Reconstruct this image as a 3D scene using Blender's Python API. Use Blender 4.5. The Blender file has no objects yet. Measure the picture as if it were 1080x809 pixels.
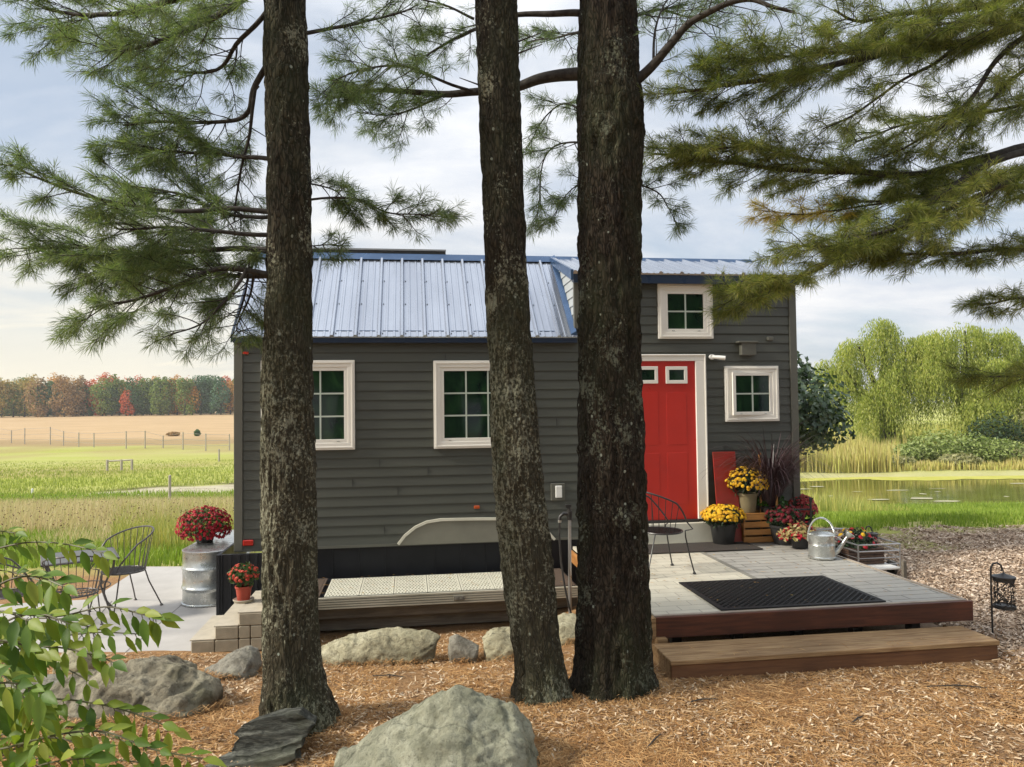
import bpy, bmesh, math, random
import numpy as np
from mathutils import Vector, Matrix, Euler, noise as mnoise
random.seed(7); rng = np.random.default_rng(7)
R = math.radians
scene = bpy.context.scene
COL = scene.collection

# ------------------------------------------------------------------ camera
CAM_H = 2.15; F = 780.0; PITCH = math.atan(0.0316); ROLL = -0.0122
cam_d = bpy.data.cameras.new('camera'); cam = bpy.data.objects.new('camera', cam_d); COL.objects.link(cam)
cam_d.sensor_width = 36; cam_d.lens = 36*F/1080; cam_d.clip_end = 6000; cam_d.clip_start = 0.05
CM = Matrix.Rotation(math.pi/2+PITCH, 4, 'X') @ Matrix.Rotation(ROLL, 4, 'Z')
CM = Matrix.Translation((0, 0, CAM_H)) @ CM
cam.matrix_world = CM
scene.camera = cam
def ray(px, py):
    return (CM.to_3x3() @ Vector(((px-540)/F, (404.5-py)/F, -1))).normalized()
def at_y(px, py, Y):
    d = ray(px, py); t = Y/d.y
    return Vector((d.x*t, d.y*t, CAM_H+d.z*t))
def at_z(px, py, z):
    d = ray(px, py); t = (z-CAM_H)/d.z
    return Vector((d.x*t, d.y*t, z))

# ------------------------------------------------------------------ noise
def _hash(ix, iy, iz, s=0):
    h = (ix.astype(np.int64)*374761393 + iy.astype(np.int64)*668265263 + iz.astype(np.int64)*2147483647 + s*1274126177) & 0xffffffff
    h = ((h ^ (h >> 13))*1274126177) & 0xffffffff
    h = (h ^ (h >> 16)) & 0xffffffff
    h = (h*2246822519) & 0xffffffff; h = h ^ (h >> 15)
    return (h & 0xffff)/65535.0
def vnoise(x, y, z, s=0):
    x, y, z = [np.asarray(a, dtype=np.float64) for a in np.broadcast_arrays(x, y, z)]
    ix, iy, iz = np.floor(x), np.floor(y), np.floor(z)
    fx, fy, fz = x-ix, y-iy, z-iz
    fx, fy, fz = [f*f*(3-2*f) for f in (fx, fy, fz)]
    r = 0
    for a in (0, 1):
        for b in (0, 1):
            for c in (0, 1):
                w = (fx if a else 1-fx)*(fy if b else 1-fy)*(fz if c else 1-fz)
                r = r+w*_hash(ix+a, iy+b, iz+c, s)
    return r
def fbm(x, y, z, o=4, s=0):
    r = 0; a = .5; t = 0
    for i in range(o):
        r = r+a*vnoise(x*2**i, y*2**i, z*2**i, s+i); t += a; a *= .5
    return r/t

# ------------------------------------------------------------------ mesh builder
class MB:
    def __init__(s): s.v = []; s.f = []; s.m = []; s.mi = 0
    def add(s, vs, fs):
        o = len(s.v); s.v += [tuple(v) for v in vs]
        s.f += [tuple(o+i for i in f) for f in fs]; s.m += [s.mi]*len(fs)
        return s
    def box(s, c, d, rot=None):
        hx, hy, hz = d[0]/2, d[1]/2, d[2]/2
        vs = [Vector((x, y, z)) for x in (-hx, hx) for y in (-hy, hy) for z in (-hz, hz)]
        if rot is not None: vs = [rot @ v for v in vs]
        vs = [v+Vector(c) for v in vs]
        return s.add(vs, [(0, 1, 3, 2), (4, 6, 7, 5), (0, 4, 5, 1), (2, 3, 7, 6), (0, 2, 6, 4), (1, 5, 7, 3)])
    def bb(s, x0, x1, y0, y1, z0, z1):
        return s.box(((x0+x1)/2, (y0+y1)/2, (z0+z1)/2), (x1-x0, y1-y0, z1-z0))
    def tube(s, pts, r, n=8, cap=True):
        pts = [Vector(p) for p in pts]
        rs = r if isinstance(r, (list, tuple)) else [r]*len(pts)
        vs = []; up = None
        for i, p in enumerate(pts):
            t = (pts[min(i+1, len(pts)-1)]-pts[max(i-1, 0)])
            if t.length < 1e-9: t = Vector((0, 0, 1))
            t.normalize()
            if up is None:
                up = t.orthogonal().normalized()
            else:
                up = (up-t*up.dot(t))
                up = up.normalized() if up.length > 1e-6 else t.orthogonal().normalized()
            w = t.cross(up)
            for k in range(n):
                a = 2*math.pi*k/n
                vs.append(p+(up*math.cos(a)+w*math.sin(a))*rs[i])
        fs = [(i*n+k, i*n+(k+1) % n, (i+1)*n+(k+1) % n, (i+1)*n+k) for i in range(len(pts)-1) for k in range(n)]
        if cap:
            fs.append(tuple(range(n-1, -1, -1))); fs.append(tuple((len(pts)-1)*n+k for k in range(n)))
        return s.add(vs, fs)
    def lathe(s, prof, c=(0, 0, 0), n=32, sx=1, sy=1, cap=True):
        vs = [(c[0]+r*sx*math.cos(2*math.pi*k/n), c[1]+r*sy*math.sin(2*math.pi*k/n), c[2]+z) for r, z in prof for k in range(n)]
        fs = [(i*n+k, i*n+(k+1) % n, (i+1)*n+(k+1) % n, (i+1)*n+k) for i in range(len(prof)-1) for k in range(n)]
        if cap:
            fs.append(tuple(range(n-1, -1, -1))); fs.append(tuple((len(prof)-1)*n+k for k in range(n)))
        return s.add(vs, fs)
    def prism(s, poly, off):
        off = Vector(off); n = len(poly)
        vs = [Vector(p) for p in poly]+[Vector(p)+off for p in poly]
        fs = [tuple(range(n-1, -1, -1)), tuple(range(n, 2*n))]+[(i, (i+1) % n, n+(i+1) % n, n+i) for i in range(n)]
        return s.add(vs, fs)
    def sphere(s, c, r, n=16, m=10, sz=1.0):
        prof = [(r*math.sin(math.pi*i/m)+1e-5, -r*sz*math.cos(math.pi*i/m)) for i in range(m+1)]
        return s.lathe(prof, c, n)
    def build(s, name, mats, parent=None, smooth=False, bevel=0, auto=True):
        me = bpy.data.meshes.new(name); me.from_pydata(s.v, [], s.f)
        if not isinstance(mats, (list, tuple)): mats = [mats]
        for m in mats: me.materials.append(m)
        if max(s.m or [0]) > 0: me.polygons.foreach_set('material_index', s.m)
        bm = bmesh.new(); bm.from_mesh(me); bmesh.ops.recalc_face_normals(bm, faces=bm.faces)
        if bevel:
            bmesh.ops.bevel(bm, geom=[e for e in bm.edges if e.is_manifold and e.calc_face_angle(0) > R(35)], offset=bevel, segments=1, affect='EDGES', clamp_overlap=True)
        bm.to_mesh(me); bm.free()
        if smooth:
            me.polygons.foreach_set('use_smooth', [True]*len(me.polygons))
            me.set_sharp_from_angle(angle=R(42))
        o = bpy.data.objects.new(name, me); COL.objects.link(o)
        if parent: o.parent = parent
        return o
def np_mesh(name, V, Fc, mat, parent=None, smooth=False, attr=None):
    """V (n,3), Fc (m,k) one polygon size"""
    me = bpy.data.meshes.new(name); V = np.ascontiguousarray(V, dtype=np.float32); Fc = np.ascontiguousarray(Fc, dtype=np.int32)
    m, k = Fc.shape
    me.vertices.add(len(V)); me.vertices.foreach_set('co', V.ravel())
    me.loops.add(m*k); me.loops.foreach_set('vertex_index', Fc.ravel())
    me.polygons.add(m); me.polygons.foreach_set('loop_start', np.arange(m, dtype=np.int32)*k)
    try: me.polygons.foreach_set('loop_total', np.full(m, k, dtype=np.int32))
    except Exception: pass
    me.update(calc_edges=True)
    me.polygons.foreach_set('use_smooth', np.full(m, smooth))
    if attr:
        for an, arr in attr.items():
            a = me.attributes.new(an, 'FLOAT', 'POINT'); a.data.foreach_set('value', np.asarray(arr, dtype=np.float32))
    for mm in (mat if isinstance(mat, (list, tuple)) else [mat]): me.materials.append(mm)
    o = bpy.data.objects.new(name, me); COL.objects.link(o)
    if parent: o.parent = parent
    return o
def tag(o, label=None, cat=None, group=None, kind=None):
    if label: o['label'] = label
    if cat: o['category'] = cat
    if group: o['group'] = group
    if kind: o['kind'] = kind
    return o
def thing(name, label, cat, loc=(0, 0, 0), rz=0, group=None):
    o = bpy.data.objects.new(name, None); COL.objects.link(o); o.empty_display_size = .2
    o.location = loc; o.rotation_euler = (0, 0, rz)
    return tag(o, label, cat, group)
def copy_tree(o, parent=None, **kw):
    c = o.copy(); COL.objects.link(c)
    if parent: c.parent = parent
    for k, v in kw.items(): c[k] = v
    for ch in list(o.children): copy_tree(ch, c)
    return c
def struct(o): o['kind'] = 'structure'; return o

# ------------------------------------------------------------------ materials
def newmat(name):
    m = bpy.data.materials.new(name); m.use_nodes = True; nt = m.node_tree; nt.nodes.clear()
    out = nt.nodes.new('ShaderNodeOutputMaterial'); b = nt.nodes.new('ShaderNodeBsdfPrincipled')
    nt.links.new(b.outputs[0], out.inputs[0])
    return m, nt, b, out
def N(nt, t, **kw):
    n = nt.nodes.new(t)
    for k, v in kw.items():
        if k.startswith('i_'): n.inputs[k[2:].replace('_', ' ')].default_value = v
        else: setattr(n, k, v)
    return n
def L(nt, a, b): nt.links.new(a, b)
def coords(nt, stretch=(1, 1, 1), world=False):
    if world:
        g = N(nt, 'ShaderNodeNewGeometry'); src = g.outputs['Position']
    else:
        tc = N(nt, 'ShaderNodeTexCoord'); src = tc.outputs['Object']
    mp = N(nt, 'ShaderNodeMapping'); mp.inputs['Scale'].default_value = stretch
    L(nt, src, mp.inputs['Vector']); return mp.outputs[0]
def noise_n(nt, vec, scale, detail=5, rough=.6, dist=0):
    n = N(nt, 'ShaderNodeTexNoise'); n.inputs['Scale'].default_value = scale; n.inputs['Detail'].default_value = detail
    n.inputs['Roughness'].default_value = rough; n.inputs['Distortion'].default_value = dist
    L(nt, vec, n.inputs['Vector']); return n.outputs['Fac']
def ramp(nt, fac, stops):
    r = N(nt, 'ShaderNodeValToRGB'); cr = r.color_ramp
    while len(cr.elements) < len(stops): cr.elements.new(.5)
    for e, (p, c) in zip(cr.elements, stops):
        e.position = p; e.color = (c[0], c[1], c[2], 1) if not isinstance(c, (int, float)) else (c, c, c, 1)
    L(nt, fac, r.inputs[0]); return r.outputs[0]
def mixc(nt, fac, a, b, mode='MIX'):
    m = N(nt, 'ShaderNodeMix', data_type='RGBA', blend_type=mode)
    for i, v in ((0, fac), (6, a), (7, b)):
        if isinstance(v, (int, float)): m.inputs[i].default_value = v
        elif isinstance(v, tuple): m.inputs[i].default_value = (*v[:3], 1)
        else: L(nt, v, m.inputs[i])
    return m.outputs[2]
def math_n(nt, op, a, b=0.0):
    m = N(nt, 'ShaderNodeMath', operation=op)
    for i, v in ((0, a), (1, b)):
        if isinstance(v, (int, float)): m.inputs[i].default_value = v
        else: L(nt, v, m.inputs[i])
    return m.outputs[0]
def bump(nt, b, h, strength=.3, dist=.01):
    bn = N(nt, 'ShaderNodeBump'); bn.inputs['Strength'].default_value = strength; bn.inputs['Distance'].default_value = dist
    L(nt, h, bn.inputs['Height']); L(nt, bn.outputs[0], b.inputs['Normal'])
def pm(name, c1, c2=None, scale=8, rough=.6, bmp=.15, bscale=None, metal=0, stretch=(1, 1, 1), bd=.005, spec=.5, detail=5, lo=.35, hi=.65, rvar=.1):
    m, nt, b, out = newmat(name); c2 = c2 or tuple(x*.75 for x in c1)
    v = coords(nt, stretch); f = noise_n(nt, v, scale, detail)
    L(nt, ramp(nt, f, [(lo, c1), (hi, c2)]), b.inputs['Base Color'])
    b.inputs['Metallic'].default_value = metal; b.inputs['Specular IOR Level'].default_value = spec
    r = ramp(nt, f, [(.3, max(.03, rough-rvar)), (.7, min(1, rough+rvar))]); L(nt, r, b.inputs['Roughness'])
    if bmp:
        h = noise_n(nt, v, bscale or scale*4, 6, .65); bump(nt, b, h, bmp, bd)
    return m
def leafmat(name, cols, trans=.35, rough=.5, nscale=1.2, spec=.3, tint=None):
    m, nt, b, out = newmat(name)
    g = N(nt, 'ShaderNodeNewGeometry')
    n = noise_n(nt, coords(nt), nscale, 3)
    f = math_n(nt, 'ADD', math_n(nt, 'MULTIPLY', g.outputs['Random Per Island'], .55), math_n(nt, 'MULTIPLY', n, .55))
    k = len(cols); st = [(.2+.65*i/max(1, k-1), c) for i, c in enumerate(cols)]
    col = ramp(nt, f, st); L(nt, col, b.inputs['Base Color'])
    b.inputs['Roughness'].default_value = rough; b.inputs['Specular IOR Level'].default_value = spec
    t = N(nt, 'ShaderNodeBsdfTranslucent'); tc = mixc(nt, 1.0, col, tint or (1.0, 1.15, .55), 'MULTIPLY'); L(nt, tc, t.inputs['Color'])
    mx = N(nt, 'ShaderNodeMixShader'); mx.inputs[0].default_value = trans
    L(nt, b.outputs[0], mx.inputs[1]); L(nt, t.outputs[0], mx.inputs[2]); L(nt, mx.outputs[0], out.inputs[0])
    return m

def bark_mat(name, dark, light, lichen, bottom=None):
    m, nt, b, out = newmat(name)
    v = coords(nt, (1, 1, .28))
    n1 = noise_n(nt, v, 26, 8, .7, .6)
    wn = N(nt, 'ShaderNodeTexNoise'); wn.inputs['Scale'].default_value = 9; wn.inputs['Detail'].default_value = 4; L(nt, v, wn.inputs['Vector'])
    vo = N(nt, 'ShaderNodeTexVoronoi', feature='DISTANCE_TO_EDGE'); vo.inputs['Scale'].default_value = 52; vo.inputs['Randomness'].default_value = 1
    wv = mixc(nt, .09, v, wn.outputs['Color']); L(nt, wv, vo.inputs['Vector'])
    cr = ramp(nt, math_n(nt, 'ADD', vo.outputs['Distance'], math_n(nt, 'MULTIPLY', math_n(nt, 'SUBTRACT', n1, .5), .35)), [(0, 0.0), (.22, 1.0)])
    base = ramp(nt, n1, [(.3, dark), (.55, tuple((a+c)/2 for a, c in zip(dark, light))), (.75, light)])
    base = mixc(nt, math_n(nt, 'MULTIPLY', math_n(nt, 'SUBTRACT', 1.0, cr), .92), base, tuple(x*.35 for x in dark))
    v2 = coords(nt, (1, 1, .8))
    l1 = noise_n(nt, v2, 3.2, 3, .6); l2 = noise_n(nt, v2, 48, 4, .7)
    lf = ramp(nt, math_n(nt, 'ADD', math_n(nt, 'MULTIPLY', l1, .6), math_n(nt, 'MULTIPLY', l2, .6)), [(.66, 0.0), (.73, 1.0)])
    if bottom:
        sz = N(nt, 'ShaderNodeSeparateXYZ'); L(nt, coords(nt), sz.inputs[0])
        low = N(nt, 'ShaderNodeMapRange'); L(nt, sz.outputs[2], low.inputs[0]); low.inputs[1].default_value = 3.6; low.inputs[2].default_value = 1.6
        lb = ramp(nt, math_n(nt, 'ADD', math_n(nt, 'MULTIPLY', l1, .5), math_n(nt, 'MULTIPLY', l2, .75)), [(.655, 0.0), (.72, .8)])
        base = mixc(nt, math_n(nt, 'MULTIPLY', low.outputs[0], .22), base, (.13, .12, .075))
        lf = math_n(nt, 'MAXIMUM', lf, math_n(nt, 'MULTIPLY', lb, low.outputs[0]))
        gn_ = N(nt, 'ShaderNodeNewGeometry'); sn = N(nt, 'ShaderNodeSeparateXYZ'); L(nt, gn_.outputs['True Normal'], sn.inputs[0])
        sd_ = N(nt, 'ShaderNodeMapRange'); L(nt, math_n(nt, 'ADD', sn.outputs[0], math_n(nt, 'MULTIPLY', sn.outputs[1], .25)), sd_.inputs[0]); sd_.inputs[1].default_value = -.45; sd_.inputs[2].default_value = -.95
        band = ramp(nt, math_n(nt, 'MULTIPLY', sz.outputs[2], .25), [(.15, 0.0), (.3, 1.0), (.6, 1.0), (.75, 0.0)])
        lc2 = ramp(nt, l2, [(.44, 0.0), (.54, 1.0)]); lf = math_n(nt, 'MAXIMUM', lf, math_n(nt, 'MULTIPLY', lc2, math_n(nt, 'MULTIPLY', sd_.outputs[0], band)))  # extra pale speckle on bark facing left, within a band of height
    base = mixc(nt, math_n(nt, 'MULTIPLY', lf, .75), base, lichen)
    # round pale lichen spots
    vs = N(nt, 'ShaderNodeTexVoronoi'); vs.inputs['Scale'].default_value = 13; L(nt, v2, vs.inputs['Vector'])
    sp = ramp(nt, math_n(nt, 'ADD', vs.outputs['Distance'], math_n(nt, 'MULTIPLY', l2, .12)), [(.16, 1.0), (.2, 0.0)])
    vr = N(nt, 'ShaderNodeSeparateColor'); L(nt, vs.outputs['Color'], vr.inputs[0])
    sp = math_n(nt, 'MULTIPLY', sp, math_n(nt, 'GREATER_THAN', vr.outputs[0], .72))
    base = mixc(nt, math_n(nt, 'MULTIPLY', sp, .8), base, (.34, .37, .30))
    # green film of algae
    gn = noise_n(nt, coords(nt, (1, 1, .5)), 1.6, 4)
    base = mixc(nt, math_n(nt, 'MULTIPLY', ramp(nt, gn, [(.45, 0.0), (.7, 1.0)]), .35), base, (.06, .08, .035))
    L(nt, base, b.inputs['Base Color']); b.inputs['Roughness'].default_value = .95; b.inputs['Specular IOR Level'].default_value = .15
    h = math_n(nt, 'ADD', math_n(nt, 'MULTIPLY', n1, .6), math_n(nt, 'MULTIPLY', cr, .5))
    bump(nt, b, h, 1.0, .022)
    return m

def wood_mat(name, c1, c2, axis='X', rough=.6, scale=3, spec=.35):
    st = {'X': (1, 14, 14), 'Y': (14, 1, 14), 'Z': (14, 14, 1)}[axis]
    m, nt, b, out = newmat(name); v = coords(nt, st)
    n = noise_n(nt, v, scale, 7, .6, .5); n2 = noise_n(nt, coords(nt), 1.3, 3)
    c = ramp(nt, n, [(.36, c1), (.5, tuple((p+q)/2 for p, q in zip(c1, c2))), (.62, c2)]); c = mixc(nt, ramp(nt, n2, [(.4, 0.0), (.65, .45)]), c, tuple(x*.55 for x in c2))
    L(nt, c, b.inputs['Base Color']); b.inputs['Roughness'].default_value = rough; b.inputs['Specular IOR Level'].default_value = spec
    bump(nt, b, n, .3, .003); return m

M = {}
M['bark'] = bark_mat('pine_bark', (.020, .015, .010), (.066, .050, .034), (.17, .18, .13))
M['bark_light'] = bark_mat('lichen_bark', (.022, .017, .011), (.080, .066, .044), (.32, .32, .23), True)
M['branch'] = pm('branch_bark', (.05, .042, .034), (.02, .017, .014), 20, .9, .5, 60, stretch=(1, 1, 1))
M['rubber'] = pm('black_rubber', (.007, .007, .008), (.012, .012, .012), 20, .65, .1, 60, spec=.3)
M['siding'] = pm('siding_paint', (.070, .074, .060), (.056, .059, .049), 2.5, .5, .12, 60, stretch=(.3, 1, 3), bd=.002)
M['trim_grey'] = pm('corner_board', (.105, .105, .085), (.088, .088, .072), 3, .5, .1, 60)
M['white'] = pm('white_trim', (.80, .775, .71), (.76, .735, .67), 2.2, .4, .06, 40, bd=.002)
M['muntin'] = pm('muntin', (.50, .56, .49), (.43, .49, .42), 3, .4, 0)
M['red_door'] = pm('red_door', (.50, .020, .011), (.45, .017, .009), 2, .35, .05, 50, bd=.001)
M['red_board'] = pm('red_board', (.30, .012, .006), (.20, .018, .004), 5, .4, .1, 40)
M['navy'] = pm('navy_fascia', (.012, .026, .06), (.009, .02, .045), 4, .35, .05)
M['black'] = pm('black_metal', (.012, .012, .013), (.03, .028, .026), 30, .4, .1, 60, spec=.5)
M['skirt'] = pm('skirting', (.008, .009, .012), (.014, .015, .018), 4, .5, .1, spec=.3)
M['roof'] = pm('roof_steel', (.40, .435, .50), (.31, .34, .40), 2.2, .25, .05, 14, metal=.75, stretch=(1, .25, .25), bd=.004, rvar=.06)
M['flash'] = pm('blue_flashing', (.055, .105, .20), (.04, .08, .16), 3, .3, .03, metal=.5)
M['deck_tile'] = None
M['wood_red'] = wood_mat('stained_fascia', (.125, .038, .018), (.060, .020, .011), 'X', .5)
M['wood_tan'] = wood_mat('treated_pine', (.40, .265, .13), (.22, .125, .055), 'X', .7)
M['wood_orange'] = wood_mat('crate_pine', (.52, .25, .075), (.38, .165, .045), 'X', .5)
M['wood_grey'] = wood_mat('weathered_timber', (.20, .18, .14), (.12, .105, .085), 'X', .85)
M['galv'] = pm('galvanised', (.62, .64, .62), (.48, .50, .49), 14, .3, .08, 30, metal=.9, detail=3, rvar=.08)
M['steel'] = pm('steel_tube', (.5, .5, .5), (.38, .38, .39), 10, .35, .05, metal=.85)
M['concrete'] = pm('concrete', (.43, .41, .385), (.34, .325, .305), 1.6, .85, .3, 60, bd=.004, lo=.3, hi=.7)
M['block'] = pm('tan_block', (.34, .295, .215), (.27, .235, .17), 8, .9, .5, 60, bd=.006)
M['blocktop'] = pm('block_top', (.45, .40, .31), (.37, .33, .26), 8, .9, .5, 60, bd=.006)
M['terra'] = pm('terracotta', (.38, .055, .03), (.32, .045, .025), 6, .6, .1)
M['tanpot'] = pm('tan_pot', (.20, .165, .09), (.16, .13, .07), 6, .6, .1)
M['blackpot'] = pm('black_pot', (.012, .012, .012), (.02, .02, .02), 6, .5, .1)
M['plastic_w'] = pm('white_plastic', (.75, .75, .72), (.7, .7, .68), 6, .35, 0)
M['rlight'] = pm('red_lens', (.45, .02, .012), (.38, .015, .01), 6, .2, 0)
M['amber'] = pm('amber_lens', (.42, .08, .02), (.36, .06, .012), 6, .25, 0)
M['tanpanel'] = pm('fender_panel', (.20, .195, .155), (.17, .165, .13), 3, .5, .05)
M['cream'] = pm('cream_trim', (.62, .60, .50), (.54, .52, .43), 3, .4, .05)
M['soil'] = pm('soil', (.03, .02, .012), (.05, .035, .02), 30, .95, .6)
def glass_mat():
    m, nt, b, out = newmat('window_glass'); v = coords(nt, (1, 1, .6))
    n = noise_n(nt, v, 4.5, 3, .5, 1.2)
    L(nt, ramp(nt, n, [(.35, (.004, .012, .009)), (.6, (.010, .032, .014)), (.75, (.02, .055, .02))]), b.inputs['Base Color'])  # green mottle stands in for trees reflected in the panes
    b.inputs['Roughness'].default_value = .06; b.inputs['Specular IOR Level'].default_value = .35
    bump(nt, b, noise_n(nt, v, 1.5, 2), .12, .02); return m
M['glass'] = glass_mat()
def rock_mat(name, c1, c2, c3, sc=6, strat=None):
    c1, c2, c3 = [(p[0]*.95, p[1]*.92, p[2]*.84) for p in (c1, c2, c3)]
    m, nt, b, out = newmat(name); v = coords(nt, strat or (1, 1, 1))
    n = noise_n(nt, v, sc, 8, .7); n2 = noise_n(nt, v, sc*7, 6, .75); n3 = noise_n(nt, coords(nt), 1.7, 4)
    c = ramp(nt, n, [(.32, c1), (.5, c2), (.68, c3)])
    pa = noise_n(nt, v, 2.6, 5, .6, 1.5)
    c = mixc(nt, ramp(nt, pa, [(.46, 0.0), (.60, .75)]), c, tuple(x*.55 for x in c1))
    c = mixc(nt, ramp(nt, n2, [(.38, .5), (.47, 0.0)]), c, tuple(x*.35 for x in c1))
    vc = N(nt, 'ShaderNodeTexVoronoi', feature='DISTANCE_TO_EDGE'); vc.inputs['Scale'].default_value = 2.2
    wn = N(nt, 'ShaderNodeTexNoise'); wn.inputs['Scale'].default_value = 3; wn.inputs['Detail'].default_value = 5; L(nt, v, wn.inputs['Vector']); L(nt, mixc(nt, .35, v, wn.outputs['Color']), vc.inputs['Vector'])
    crk = ramp(nt, vc.outputs['Distance'], [(.0, 1.0), (.018, 0.0)])
    c = mixc(nt, math_n(nt, 'MULTIPLY', crk, math_n(nt, 'MULTIPLY', pa, .9)), c, tuple(x*.25 for x in c1))
    c = mixc(nt, ramp(nt, n3, [(.5, 0.0), (.75, .5)]), c, (.16, .17, .09))
    L(nt, c, b.inputs['Base Color']); b.inputs['Roughness'].default_value = .93; b.inputs['Specular IOR Level'].default_value = .2
    bump(nt, b, math_n(nt, 'ADD', n, math_n(nt, 'MULTIPLY', n2, .9)), 1.0, .03); return m
M['rock_grey'] = rock_mat('granite_grey', (.20, .19, .165), (.30, .29, .26), (.42, .41, .37))
M['rock_pale'] = rock_mat('granite_pale', (.26, .24, .17), (.44, .42, .31), (.60, .58, .46), 4)
M['rock_green'] = rock_mat('granite_lichen', (.20, .21, .16), (.30, .31, .25), (.42, .43, .36), 7)
M['slate'] = rock_mat('dark_slate', (.065, .07, .066), (.14, .15, .14), (.34, .35, .32), 7, (1, 1, 5))
NEEDLE = [(.055, .085, .045), (.10, .145, .070), (.16, .20, .090), (.23, .26, .12)]
M['needle'] = leafmat('pine_needles', NEEDLE, .55, .45)
M['needle_y'] = leafmat('pine_needles_olive', [(.065, .088, .024), (.13, .16, .040), (.22, .24, .065), (.36, .33, .10)], .55, .45)
M['needle_b'] = leafmat('pine_needles_yellow', [(.34, .27, .05), (.58, .42, .07), (.72, .50, .10)], .5, .5)
# ------------------------------------------------------------------ world and sun
SUN_EL, SUN_AZ = R(36), R(-104)      # direction TO the sun, measured from +Y clockwise (negative = left)
world = bpy.data.worlds.new('World'); scene.world = world; world.use_nodes = True
nt = world.node_tree; nt.nodes.clear()
wo = N(nt, 'ShaderNodeOutputWorld'); bg = N(nt, 'ShaderNodeBackground'); bg.inputs['Strength'].default_value = .105
sky = N(nt, 'ShaderNodeTexSky', sky_type='NISHITA'); sky.sun_disc = False; sky.sun_elevation = SUN_EL; sky.sun_rotation = SUN_AZ
sky.air_density = 1.0; sky.dust_density = 2.0
tc = N(nt, 'ShaderNodeTexCoord'); sx = N(nt, 'ShaderNodeSeparateXYZ'); L(nt, tc.outputs['Generated'], sx.inputs[0])
zz = math_n(nt, 'MAXIMUM', sx.outputs[2], 0.0)
den = math_n(nt, 'ADD', zz, .22)
cx = N(nt, 'ShaderNodeCombineXYZ'); L(nt, math_n(nt, 'DIVIDE', sx.outputs[0], den), cx.inputs[0]); L(nt, math_n(nt, 'DIVIDE', sx.outputs[1], den), cx.inputs[1])
mp = N(nt, 'ShaderNodeMapping'); mp.inputs['Scale'].default_value = (1, 1.5, 1); mp.inputs['Location'].default_value = (3.3, 1.2, 0); L(nt, cx.outputs[0], mp.inputs[0])
n1 = noise_n(nt, mp.outputs[0], 1.1, 8, .55, .4)
n2 = noise_n(nt, mp.outputs[0], 2.6, 6, .6)
cloudc = ramp(nt, n2, [(.3, (5.2, 5.6, 6.3)), (.7, (7.5, 7.5, 7.5))])
zr = ramp(nt, zz, [(0, .96), (.45, 1.15), (1.0, 2.2)])
cloudc = mixc(nt, 1.0, cloudc, zr, 'MULTIPLY')
glow = ramp(nt, zz, [(0, 1.0), (.30, 0.0)])
gl = math_n(nt, 'MULTIPLY', glow, ramp(nt, sx.outputs[0], [(.0, 0.0), (.02, 0.0)]))
xl = N(nt, 'ShaderNodeMapRange'); L(nt, sx.outputs[0], xl.inputs[0]); xl.inputs[1].default_value = .15; xl.inputs[2].default_value = -.45
cloudc = mixc(nt, math_n(nt, 'MULTIPLY', math_n(nt, 'MULTIPLY', glow, xl.outputs[0]), 1.0), cloudc, (8.6, 7.9, 6.2))
skyc = mixc(nt, 1.0, mixc(nt, .45, sky.outputs[0], (3.9, 4.9, 6.2)), (1.0, 1.0, 1.0), 'MULTIPLY')
cov = ramp(nt, n1, [(.36, .25), (.60, 1.0)])
cov = math_n(nt, 'MAXIMUM', cov, math_n(nt, 'MULTIPLY', glow, xl.outputs[0])); L(nt, mixc(nt, cov, skyc, cloudc), bg.inputs[0]); L(nt, bg.outputs[0], wo.inputs[0])
sd = bpy.data.lights.new('sun', 'SUN'); so = bpy.data.objects.new('sun', sd); COL.objects.link(so)
sd.energy = 4.2; sd.angle = R(9); sd.color = (1, .93, .80)
dirv = Vector((math.sin(SUN_AZ)*math.cos(SUN_EL), math.cos(SUN_AZ)*math.cos(SUN_EL), math.sin(SUN_EL)))
so.rotation_euler = dirv.to_track_quat('Z', 'Y').to_euler(); so.location = (-6, -6, 20)
scene.view_settings.view_transform = 'Standard'; scene.view_settings.look = 'None'; scene.view_settings.exposure = .35; scene.view_settings.gamma = 1

# ------------------------------------------------------------------ terrain
LY = [-40, 5.2, 7.3, 8.0, 12, 20, 35, 45, 60, 100, 160, 250, 400, 2500]
LZ = [.3, 0, -.24, -.36, -.37, -1.05, -1.85, -1.9, -2.1, -2.4, -1.7, .9, 2.0, 6]
RY = [-40, 12.5, 14.5, 24.2, 26, 34, 36.5, 45, 100, 300, 2500]
RZ = [.3, -.03, -.12, -1.38, -2.0, -2.0, -1.3, -1.0, -1.0, 0, 6]
def sstep(a, b, x): t = np.clip((x-a)/(b-a), 0, 1); return t*t*(3-2*t)
def ground(x, y):
    x = np.asarray(x, float); y = np.asarray(y, float)
    l = np.interp(y, LY, LZ); r = np.interp(y, RY, RZ)
    a = -0.2+0*y; s = sstep(a, a+1.6+np.clip(y-8, 0, 60)*.15, x)
    h = l*(1-s)+r*s
    far = np.clip((y-9)/20, 0, 1)
    h = h+(fbm(x*.35, y*.35, 0*x, 3, 3)-.5)*(.05+.15*far)*1.0+(fbm(x*2, y*2, 0*x, 3, 9)-.5)*.03
    return h
def gz(x, y): return float(ground(np.array([x]), np.array([y]))[0])
def axis(a0, a1, fine0, fine1, fs, growth):
    xs = [fine0]; 
    while xs[-1] < fine1: xs.append(xs[-1]+fs)
    s = fs; r = xs[-1]
    while r < a1: s *= growth; r += s; xs.append(r)
    s = fs; l = fine0; left = []
    while l > a0: s *= growth; l -= s; left.append(l)
    return np.array(left[::-1]+xs)
gx = axis(-600, 600, -9, 12, .09, 1.045); gy = axis(-30, 700, 3.2, 14, .09, 1.03)
X, Y = np.meshgrid(gx, gy); nx, ny = len(gx), len(gy)
Zg = ground(X, Y)
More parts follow.
